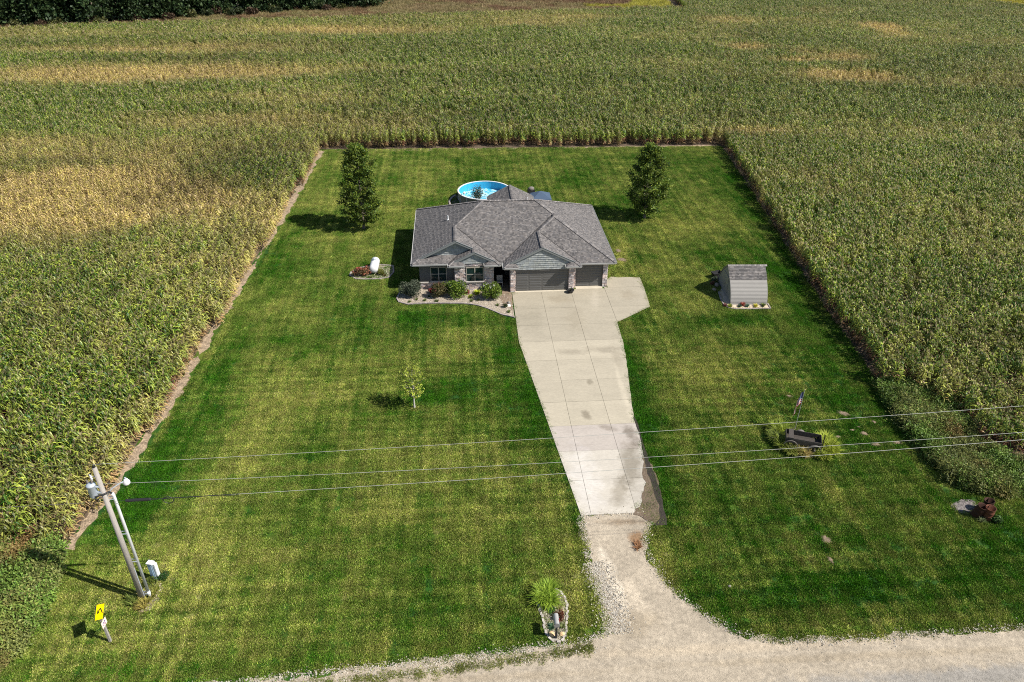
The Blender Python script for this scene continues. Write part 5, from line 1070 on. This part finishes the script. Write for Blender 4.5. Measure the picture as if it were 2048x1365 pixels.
def rel(v): return Vector(v) - sp.location
mb = MB(); mb.tube([rel(w3p(-.05)), rel(w3p(.9))], .010, 5); mb.build('lead_wire', M['black'], sp)
mb = MB(); mb.tube([rel(w3p(.86)), rel(w3p(.9)), rel(w3p(2.02)), rel(w3p(2.06))], [.03, .075, .075, .03], 12); mb.build('splice_tube', M['black'], sp)
mb = MB(); mb.tube([rel(w3p(2.05)), rel(w3p(2.5, -.02)), rel(w3p(3.0)), rel(w3p(5.6))], .022, 6)
lp_ = []
for i in range(25): a = 6.283 * i / 24 + 1.3; lp_.append(rel(w3p(2.85 + .24 * math.cos(a), -.12 + .2 * math.sin(a))))
mb.tube(lp_, .022, 6, cap=False); mb.tube([rel(w3p(5.6 - .0)), rel(w3p(6.0, .03)), rel(w3p(6.15, 0)), rel(w3p(6.0, -.06)), rel(w3p(5.5, -.04))], .014, 5); mb.build('cable_loop', M['black'], sp)
wire('power_line', 'thin wire running left from the pole top over the corn', w1, -40, 0, .010, 'black'); wire('power_line', 'thin wire running left from the transformer over the corn', w2, -40, -.2, .010, 'black'); wire('power_line', 'lower thin wire running left from the pole over the corn', w3, -40, 0, .009, 'iron')
mt = empty('meter_pedestal', (*S(313, 1160), 0), R(-12)); tag(mt, 'pale blue-white electric meter cabinet standing behind the pole', 'meter cabinet')
mb = MB(); mb.box(-.17, .13, -.11, .11, 0, 1.30, (.62, .80, 1.0)); mb.build('cabinet', M['white'], mt); mb = MB(); mb.box(-.19, .15, -.15, .13, 1.30, 1.36); mb.build('lid', M['white'], mt)
mb = MB(); mb.box(-.13, .05, -.125, -.11, .12, 1.2, (.45, .62, .82)); d_ = mb.build('door', M['white'], mt); mb = MB(); mb.box(-.06, -.03, -.14, -.125, .5, .56, (.1, .1, .1)); mb.build('latch', M['white'], d_)
mb = MB(); mb.box(.13, .27, -.09, .11, .42, 1.30); mb.build('side_box', M['white'], mt); mb = MB(); mb.box(.16, .23, -.10, -.09, .5, 1.2, (.55, .62, .68)); mb.build('side_panel', M['white'], mt)
PB = [S(*p) for p in [(263, 1196), (262, 1212), (280, 1224), (300, 1222), (318, 1202), (326, 1178), (322, 1160), (300, 1160), (285, 1185)]]
pbd = empty('flower_bed', (0, 0, 0)); tag(pbd, 'dry mulch patch round the foot of the utility pole', 'flower bed'); polysheet('mulch', ragged(PB, .2, .12, 2), .02, M['strip'], pbd)
q = RNG.random((500, 2)); bx, by = -20.2 + q[:, 0] * 2.2, 25.8 + q[:, 1] * 2.6; k_ = inpoly(bx, by, PB); rocks('stones', np.stack([bx[k_], by[k_], np.full(k_.sum(), .02)], 1), .02, .05, 'riverrock', pbd)
for i, (px, py, l, c1, c2, lab) in enumerate([(268, 1206, .75, (.08, .12, .02), (.20, .24, .05), 'dark daylily clump left of the pole foot'), (291, 1212, .7, (.20, .20, .03), (.45, .36, .10), 'yellowing daylily clump in front of the pole foot'), (310, 1188, .7, (.12, .16, .02), (.30, .28, .06), 'daylily clump right of the conduit'), (281, 1216, .45, (.16, .14, .03), (.35, .26, .08), 'small dry clump at the lower edge of the pole bed')]): clump('daylily', S(px, py), l, 85, [c1, c2], lab, 200 + i, .016, 'daylily', spread=1.15)
bush('shrub', S(303, 1172), .45, .4, .55, [(.06, .10, .015), (.15, .18, .03)], 900, .04, 'low olive shrub between conduit and meter cabinet', 'shrub', seed=210); bush('shrub', S(327, 1158), .42, .4, .5, [(.02, .075, .015), (.06, .13, .03)], 900, .035, 'round dark green shrub right of the meter cabinet', 'shrub', seed=211)

# ------------------------------------------------------------------ road sign
sg = empty('road_sign', (-19.79, 24.25, 0)); sg.location = (*S(221.5, 1284), 0); tag(sg, 'yellow diamond left-turn road sign on a grey wooden post', 'road sign')
mb = MB(); mb.box(-.055, .055, -.05, .05, 0, 2.55); mb.build('post', M['pole'], sg)
sq = .53; a_ = R(4)
def sgn(u, z): return (.075, u, z)       # sign face looks towards +x; u runs to the sign reader's right
zc = 2.22
mb = MB(); c4 = [(-sq, 0), (0, -sq), (sq, 0), (0, sq)]; mb.mesh([(.060, u, zc + z) for u, z in c4] + [(.068, u, zc + z) for u, z in c4], [(4, 5, 6, 7), (3, 2, 1, 0), (0, 1, 5, 4), (1, 2, 6, 5), (2, 3, 7, 6), (3, 0, 4, 7)], (.03, .03, .03)); mb.build('sign_back', M['sign'], sg)
mb = MB(); mb.face([(.0705, u * .95, zc + z * .95) for u, z in c4], (.90, .68, .0)); mb.build('sign_face', M['sign'], sg)
mb = MB()
def flat(pts): mb.face([(.0735, u, zc + z) for u, z in pts], (.02, .015, .01))
flat([(.10, -.24), (.17, -.24), (.17, .02), (.10, .02)]); flat([(.17, .02), (.17, .08), (.13, .13), (.07, .15), (.07, .08), (.10, .07), (.10, .02)]); flat([(.07, .15), (-.06, .15), (-.06, .08), (.07, .08)]); flat([(-.06, .235), (-.23, .115), (-.06, -.005)]); mb.build('arrow', M['sign'], sg)
mb = MB(); zc2 = 1.42; mb.box(.058, .068, -.22, .22, zc2 - .2, zc2 + .2, (.75, .62, .42)); pp_ = mb.build('small_plate', M['sign'], sg)
mb = MB(); mb.box(.0685, .071, -.19, .19, zc2 - .17, zc2 + .17, (.75, .66, .66)); 
for (u0, u1, z0, z1, c_) in [(-.10, -.02, .05, .11, (.16, .06, .2)), (.03, .11, .03, .11, (.16, .06, .2)), (-.12, -.05, -.10, -.03, (.35, .12, .12)), (.0, .10, -.12, -.06, (.3, .12, .14)), (-.06, .03, -.02, .02, (.2, .1, .25))]: mb.box(.0715, .0735, u0, u1, zc2 + z0, zc2 + z1, c_)
mb.build('plate_marks', M['sign'], pp_)

# ------------------------------------------------------------------ mailbox bed
MBED = [S(*p) for p in [(1074, 1186), (1073, 1200), (1078, 1215), (1084, 1232), (1088, 1250), (1091, 1266), (1096, 1276), (1106, 1284), (1123, 1284), (1131, 1272), (1134, 1255), (1135, 1232), (1134, 1212), (1129, 1196), (1119, 1184), (1100, 1176), (1082, 1178)]]
mbd = empty('flower_bed', (0, 0, 0)); tag(mbd, 'long stone-edged bed round the mailbox beside the gravel approach', 'flower bed'); polysheet('river_rock', MBED, .03, M['mulch'], mbd); edging(MBED, mbd, 'stone', w=.11, h=.08, step=.17, closed=True, jit=.025)
q = RNG.random((3400, 2)); bx, by = 1.2 + q[:, 0] * 2.0, 24 + q[:, 1] * 4; k_ = inpoly(bx, by, MBED); rocks('stones', np.stack([bx[k_], by[k_], np.full(k_.sum(), .03)], 1), .02, .045, 'riverrock', mbd)
mx = empty('mailbox', (*S(1112, 1277), 0), R(3)); tag(mx, 'grey mailbox on a dark post in the stone bed', 'mailbox')
mb = MB(); mb.box(-.05, .05, -.05, .05, 0, 1.02); mb.box(-.04, .04, -.05, .5, .94, 1.0); mb.build('post', M['black'], mx)
mb = MB(); n = 10; r_ = .125; sec = [(-r_, 0), (-r_, .13)] + [(-r_ * math.cos(math.pi * i / n), .13 + r_ * math.sin(math.pi * i / n)) for i in range(1, n)] + [(r_, .13), (r_, 0)]
vs5 = [(x, -.12, 1.02 + z) for x, z in sec] + [(x, .50, 1.02 + z) for x, z in sec]; k = len(sec); mb.mesh(vs5, [(i, (i + 1) % k, (i + 1) % k + k, i + k) for i in range(k)] + [tuple(range(k, 2 * k))]); mb.build('box', M['gutter'], mx)
mb = MB(); mb.mesh([(x * 1.06, -.15, 1.01 + z * 1.04) for x, z in sec] + [(x * 1.06, -.115, 1.01 + z * 1.04) for x, z in sec], [tuple(range(k))[::-1], tuple(range(k, 2 * k))] + [(i, (i + 1) % k, (i + 1) % k + k, i + k) for i in range(k)], (.55, .55, .57)); mb.build('door', M['gutter'], mx)
mb = MB(); mb.box(.132, .145, .1, .13, 1.1, 1.32, (.5, .05, .04)); mb.build('flag', M['sign'], mx)
clump('daylily', S(1095, 1199), 1.2, 700, [(.16, .28, .02), (.38, .50, .06)], 'big fountain of daylily leaves at the far end of the mailbox bed', 220, .02, 'daylily', spread=1.2)
for i, (px, py, l, c1, c2, lab) in enumerate([(1092, 1216, .4, (.08, .15, .02), (.22, .28, .05), 'green clump left in the middle of the mailbox bed'), (1104, 1222, .35, (.03, .12, .02), (.10, .2, .04), 'bright green tuft in the centre of the mailbox bed'), (1115, 1208, .42, (.20, .20, .06), (.42, .36, .14), 'tan spotted clump right of the centre of the mailbox bed'), (1122, 1215, .35, (.20, .19, .07), (.40, .36, .16), 'pale tuft near the right edge of the mailbox bed'), (1104, 1256, .32, (.03, .09, .04), (.08, .16, .08), 'dark green tuft left of the mailbox'), (1126, 1254, .28, (.12, .16, .05), (.25, .28, .1), 'small tuft right of the mailbox')]): clump('perennial', S(px, py), l, 60, [c1, c2], lab, 230 + i, .02, stiff=.5)
bush('barberry', S(1121, 1240), .42, .42, .55, [(.10, .03, .015), (.20, .07, .03)], 900, .035, 'rusty red shrub behind the mailbox', 'shrub', seed=240)
boulder('rock', S(1103, 1270), .17, (1.5, 1.15, .7), 'sandy yellow rock left of the mailbox post', 15); boulder('rock', S(1124, 1270), .15, (1.5, 1.15, .7), 'sandy yellow rock right of the mailbox post', 16)

# ------------------------------------------------------------------ old wagon, flag
WB = [S(*p) for p in [(1546, 866), (1548, 885), (1562, 904), (1590, 914), (1625, 919), (1655, 914), (1668, 900), (1655, 884), (1630, 872), (1600, 858), (1570, 852)]]
wbd = empty('flower_bed', (0, 0, 0)); tag(wbd, 'bare dark bed of daylilies round the old wagon', 'flower bed'); polysheet('mulch', ragged(WB, .25, .12, 2), .02, M['soil'], wbd)
wg = empty('old_wagon', (*at(1606, 880, .7), 0), R(-17)); tag(wg, 'weathered dark wooden farm wagon with iron wheels among daylilies', 'wagon')
def board(nm_, x0, x1, y0, y1, z0, z1, t=1.0): mb = MB(); mb.box(x0, x1, y0, y1, z0, z1, (t, t, t)); mb.build(nm_, M['oldwood'], wg)
for i in range(5): board('floor_board', -1.1, 1.1, -.44 + i * .18, -.27 + i * .18, .62, .65, 1.1 + .15 * (i % 2))
for i in range(3):
    board('side_board', -1.12, 1.12, -.475, -.445, .62 + i * .135, .745 + i * .135, 1.1 + .5 * (i == 2)); board('side_board', -1.12, 1.12, .465, .495, .62 + i * .135, .745 + i * .135, 1.0); 
board('end_board', -1.12, -1.09, -.44, .46, .655, 1.0); board('end_board', 1.09, 1.12, -.44, .46, .655, 1.0); board('bench_board', -.95, -.65, -.5, .5, 1.03, 1.06, 1.3)
board('brake_lever', 1.16, 1.22, -.40, -.34, .35, 1.65, .4); board('axle', -.80, -.70, -.62, .62, .42, .50); board('axle', .70, .80, -.62, .62, .42, .50); board('tongue', -2.0, -.8, -.03, .03, .40, .46)
for x, y, r_ in [(-.75, -.62, .46), (.75, -.62, .42), (-.75, .62, .46), (.75, .62, .42)]:
    Mx = Matrix.Translation((x, y, .46)) @ Matrix.Rotation(math.pi / 2, 4, 'X'); mb = MB(); mb.lathe([(r_, -.025), (r_, .025), (r_ - .04, .025), (r_ - .04, -.025), (r_, -.025)], 28, M=Mx); w_ = mb.build('wheel', M['iron'], wg)
    mb = MB()
    for k in range(10): a = 6.283 * k / 10; mb.tube([Mx @ Vector((0, 0, 0)), Mx @ Vector(((r_ - .03) * math.cos(a), (r_ - .03) * math.sin(a), 0))], .014, 4)
    mb.build('spokes', M['oldwood'], w_); mb = MB(); mb.lathe([(0, -.08), (.06, -.07), (.06, .07), (0, .08)], 10, M=Mx); mb.build('hub', M['iron'], w_)
boulder('rock', S(1601, 868), .3, (.42, .42, .44), 'dark grey boulder behind the wagon', 20); boulder('rock', at(1599, 872), .2, (1.5, 1.5, 1.55), 'white rock behind the wagon', 21)
for i, (px, py, l, c1, c2, lab) in enumerate([(1560, 866, .85, (.14, .20, .02), (.32, .38, .05), 'tall daylily clump behind the left end of the wagon'), (1554, 880, .7, (.08, .13, .02), (.26, .30, .06), 'daylily clump at the left tip of the wagon bed'), (1570, 895, .75, (.12, .18, .02), (.30, .35, .06), 'daylily clump at the left front wheel'), (1586, 905, .7, (.14, .18, .03), (.34, .36, .08), 'daylily clump below the front side of the wagon'), (1605, 908, .65, (.20, .17, .06), (.42, .33, .12), 'browning daylily clump in front of the wagon'), (1632, 900, .6, (.04, .09, .02), (.12, .18, .04), 'dark daylily clump behind the right front wheel'),
    (1650, 893, .9, (.18, .24, .02), (.38, .42, .06), 'tallest daylily clump at the right end of the wagon'), (1658, 904, .8, (.20, .26, .02), (.40, .44, .06), 'yellow-green daylily clump at the right tip of the wagon bed'), (1645, 915, .6, (.16, .22, .02), (.34, .38, .06), 'daylily clump at the lower right edge of the wagon bed')]): clump('daylily', S(px, py), l * 1.4, 520, [mul3(c1, 1.0), mul3(c2, 1.25)], lab, 250 + i, .022, 'daylily', spread=1.15)
fp = empty('flagpole', (*S(1589, 862), 0)); tag(fp, 'thin garden flagpole behind the old wagon', 'flagpole')
mb = MB(); mb.tube([(0, 0, 0), (0, 0, 3.45)], [.022, .016], 8); mb.build('pole_shaft', M['gutter'], fp); mb = MB(); mb.lathe([(0, 0), (.035, .02), (.04, .05), (.02, .08), (0, .085)], 12, o=(0, 0, 3.43)); mb.build('finial', mat('gilt', (.7, .6, .25), .35, .1), fp, True)
# limp flag: hoist 0.95 m, fly 1.45 m, hanging in folds
nu, nv = 44, 26; mb = MB()
def flagpt(u, v):
    """u along the fly 0..1, v down the hoist 0..1"""
    s = u * 1.45; droop = 1 - math.exp(-s * 2.2); x = -.025 - (.26 * (1 - math.exp(-s * 2.4))) - .05 * math.sin(v * 3 + u * 2) * u - .10 * u * v; y = .09 * math.sin(u * 13 + v * 2.2) * min(1, u * 3) * (.6 + .4 * v); z = 3.30 - v * 1.0 * (1 - .15 * u) - s * .95 * droop
    return Vector((x, y, z))
for i in range(nu):
    for j in range(nv):
        u, v = (i + .5) / nu, (j + .5) / nv; st_ = int(v * 13)
        if u < .40 and v < 7 / 13: c_ = (.62, .62, .66) if (i % 3 == 1 and j % 3 == 1) else (.015, .03, .13)
        else: c_ = (.42, .02, .035) if st_ % 2 == 0 else (.74, .72, .72)
        mb.face([flagpt(i / nu, j / nv), flagpt((i + 1) / nu, j / nv), flagpt((i + 1) / nu, (j + 1) / nv), flagpt(i / nu, (j + 1) / nv)], c_)
fl = mb.build('flag', leafmat('flag_cloth', .3, .7), loc=(fp.location.x, fp.location.y, 0)); tag(fl, 'striped red, white and blue flag hanging limp from the pole behind the wagon', 'flag')

# ------------------------------------------------------------------ rusty barrels and ash
polysheet('ash_ground', ragged([at(1930 + 26 * math.cos(t), 1013 + 15 * math.sin(t)) for t in np.linspace(0, 6.0, 16)], .2, .12, 3), .016, M['char'], kind='structure')
for i, (px, py, tl, az, lab) in enumerate([(1973, 1037, .05, 2.0, 'reddest rusty barrel, standing in front of the other two'), (1950, 1031, .22, 2.8, 'rusty barrel leaning left beside the ash patch'), (1973, 1024, .10, 1.2, 'dark rusty barrel standing behind the other two')]):
    bl = empty('barrel', (*S(px, py), .0)); bl.rotation_euler = (tl * math.sin(az) * -1, tl * math.cos(az), az); tag(bl, lab, 'barrel', 'rusty open barrels by the ash patch')
    mb = MB(); t = [1.1, .45, .35][i]; mb.lathe([(0, .03), (.275, .0), (.285, .01), (.275, .03), (.275, .28), (.288, .295), (.275, .31), (.275, .57), (.288, .585), (.275, .60), (.275, .85), (.288, .865), (.288, .88), (.262, .88), (.262, .05), (0, .05)], 28, (t, t * .9, t * .9)); mb.build('drum', M['rust'], bl, True)
bush('burdock', S(1991, 1046), .45, .4, .5, [(.04, .10, .025), (.12, .20, .05)], 520, .07, 'leafy green weed right of the front barrel', 'weed', seed=260); clump('dead_weed', S(1278, 1094), .55, 90, [(.22, .10, .04), (.36, .19, .09)], 'rusty brown dead weed beside the gravel approach', 262, .014, stiff=.35); clump('weed', S(1962, 1042), .5, 60, [(.10, .14, .05), (.24, .26, .12)], 'grassy weed in front of the barrels', 261, .015, stiff=.5)

# ------------------------------------------------------------------ bare soil spots on the lawn
M['spot'] = mat('spot_soil', (.20, .145, .10), .95, .3, 5, .6, 16, spots=(12, .5))
def spot(px, py, rx, ry, label, seed, m='spot', cat='soil patch', rz=0):
    rg_ = random.Random(seed); x, y = S(px, py); mb = MB(); n = 18; ring = [(rx * math.cos(6.283 * k / n) * rg_.uniform(.65, 1.15), ry * math.sin(6.283 * k / n) * rg_.uniform(.65, 1.15)) for k in range(n)]
    for k in range(n): a, b = ring[k], ring[(k + 1) % n]; mb.face([(a[0], a[1], .0), (b[0], b[1], .0), (b[0] * .5, b[1] * .5, .05), (a[0] * .5, a[1] * .5, .05)]); mb.face([(a[0] * .5, a[1] * .5, .05), (b[0] * .5, b[1] * .5, .05), (0, 0, .06)])
    o = mb.build('soil_patch', M[m], loc=(x, y, .012)); o.rotation_euler.z = rz; tag(o, label, cat)
for i, (px, py, rx, ry, rz, lab) in enumerate([(1578, 793, .35, .16, -.3, 'small bare soil spot up-lawn from the flag'), (1687, 828, .55, .30, -.5, 'bare soil patch right of the flag'), (1676, 874, .22, .16, 0, 'round soil mound right of the wagon'), (1647, 877, .18, .10, 0, 'tiny soil mound just behind the wagon'), (1704, 861, .26, .12, 0, 'soil spot between the round mound and the weeds'), (1728, 868, .34, .26, -.9, 'long soil patch between wagon and weeds'), (1717, 855, .14, .1, 0, 'smallest soil spot near the weeds'), (1748, 845, .16, .22, .3, 'soil spot closest to the dark weed edge'), (1752, 890, .45, .22, 0, 'rough soil patch under the middle wire'), (1794, 886, .35, .2, 0, 'soil patch nearest the weeds under the middle wire'),
    (1652, 1080, .32, .42, .5, 'larger bare patch in the striped lawn near the road'), (1661, 1121, .16, .34, .2, 'narrow bare patch below the larger one near the road')]): spot(px, py, rx, ry, lab, 300 + i, rz=rz)
for i, (px, py, rx, ry, lab) in enumerate([(1236, 502, .35, .5, 'bare soil patch by the right wall of the house'), (1243, 520, .6, .5, 'pale soil patch near the right corner of the house'), ]): spot(px, py, rx, ry, lab, 330 + i, m='spot')
boulder('rock', S(1459, 1174), .09, (.5, .5, .5), 'small grey rock lying on the lawn right of the gravel approach', 30)
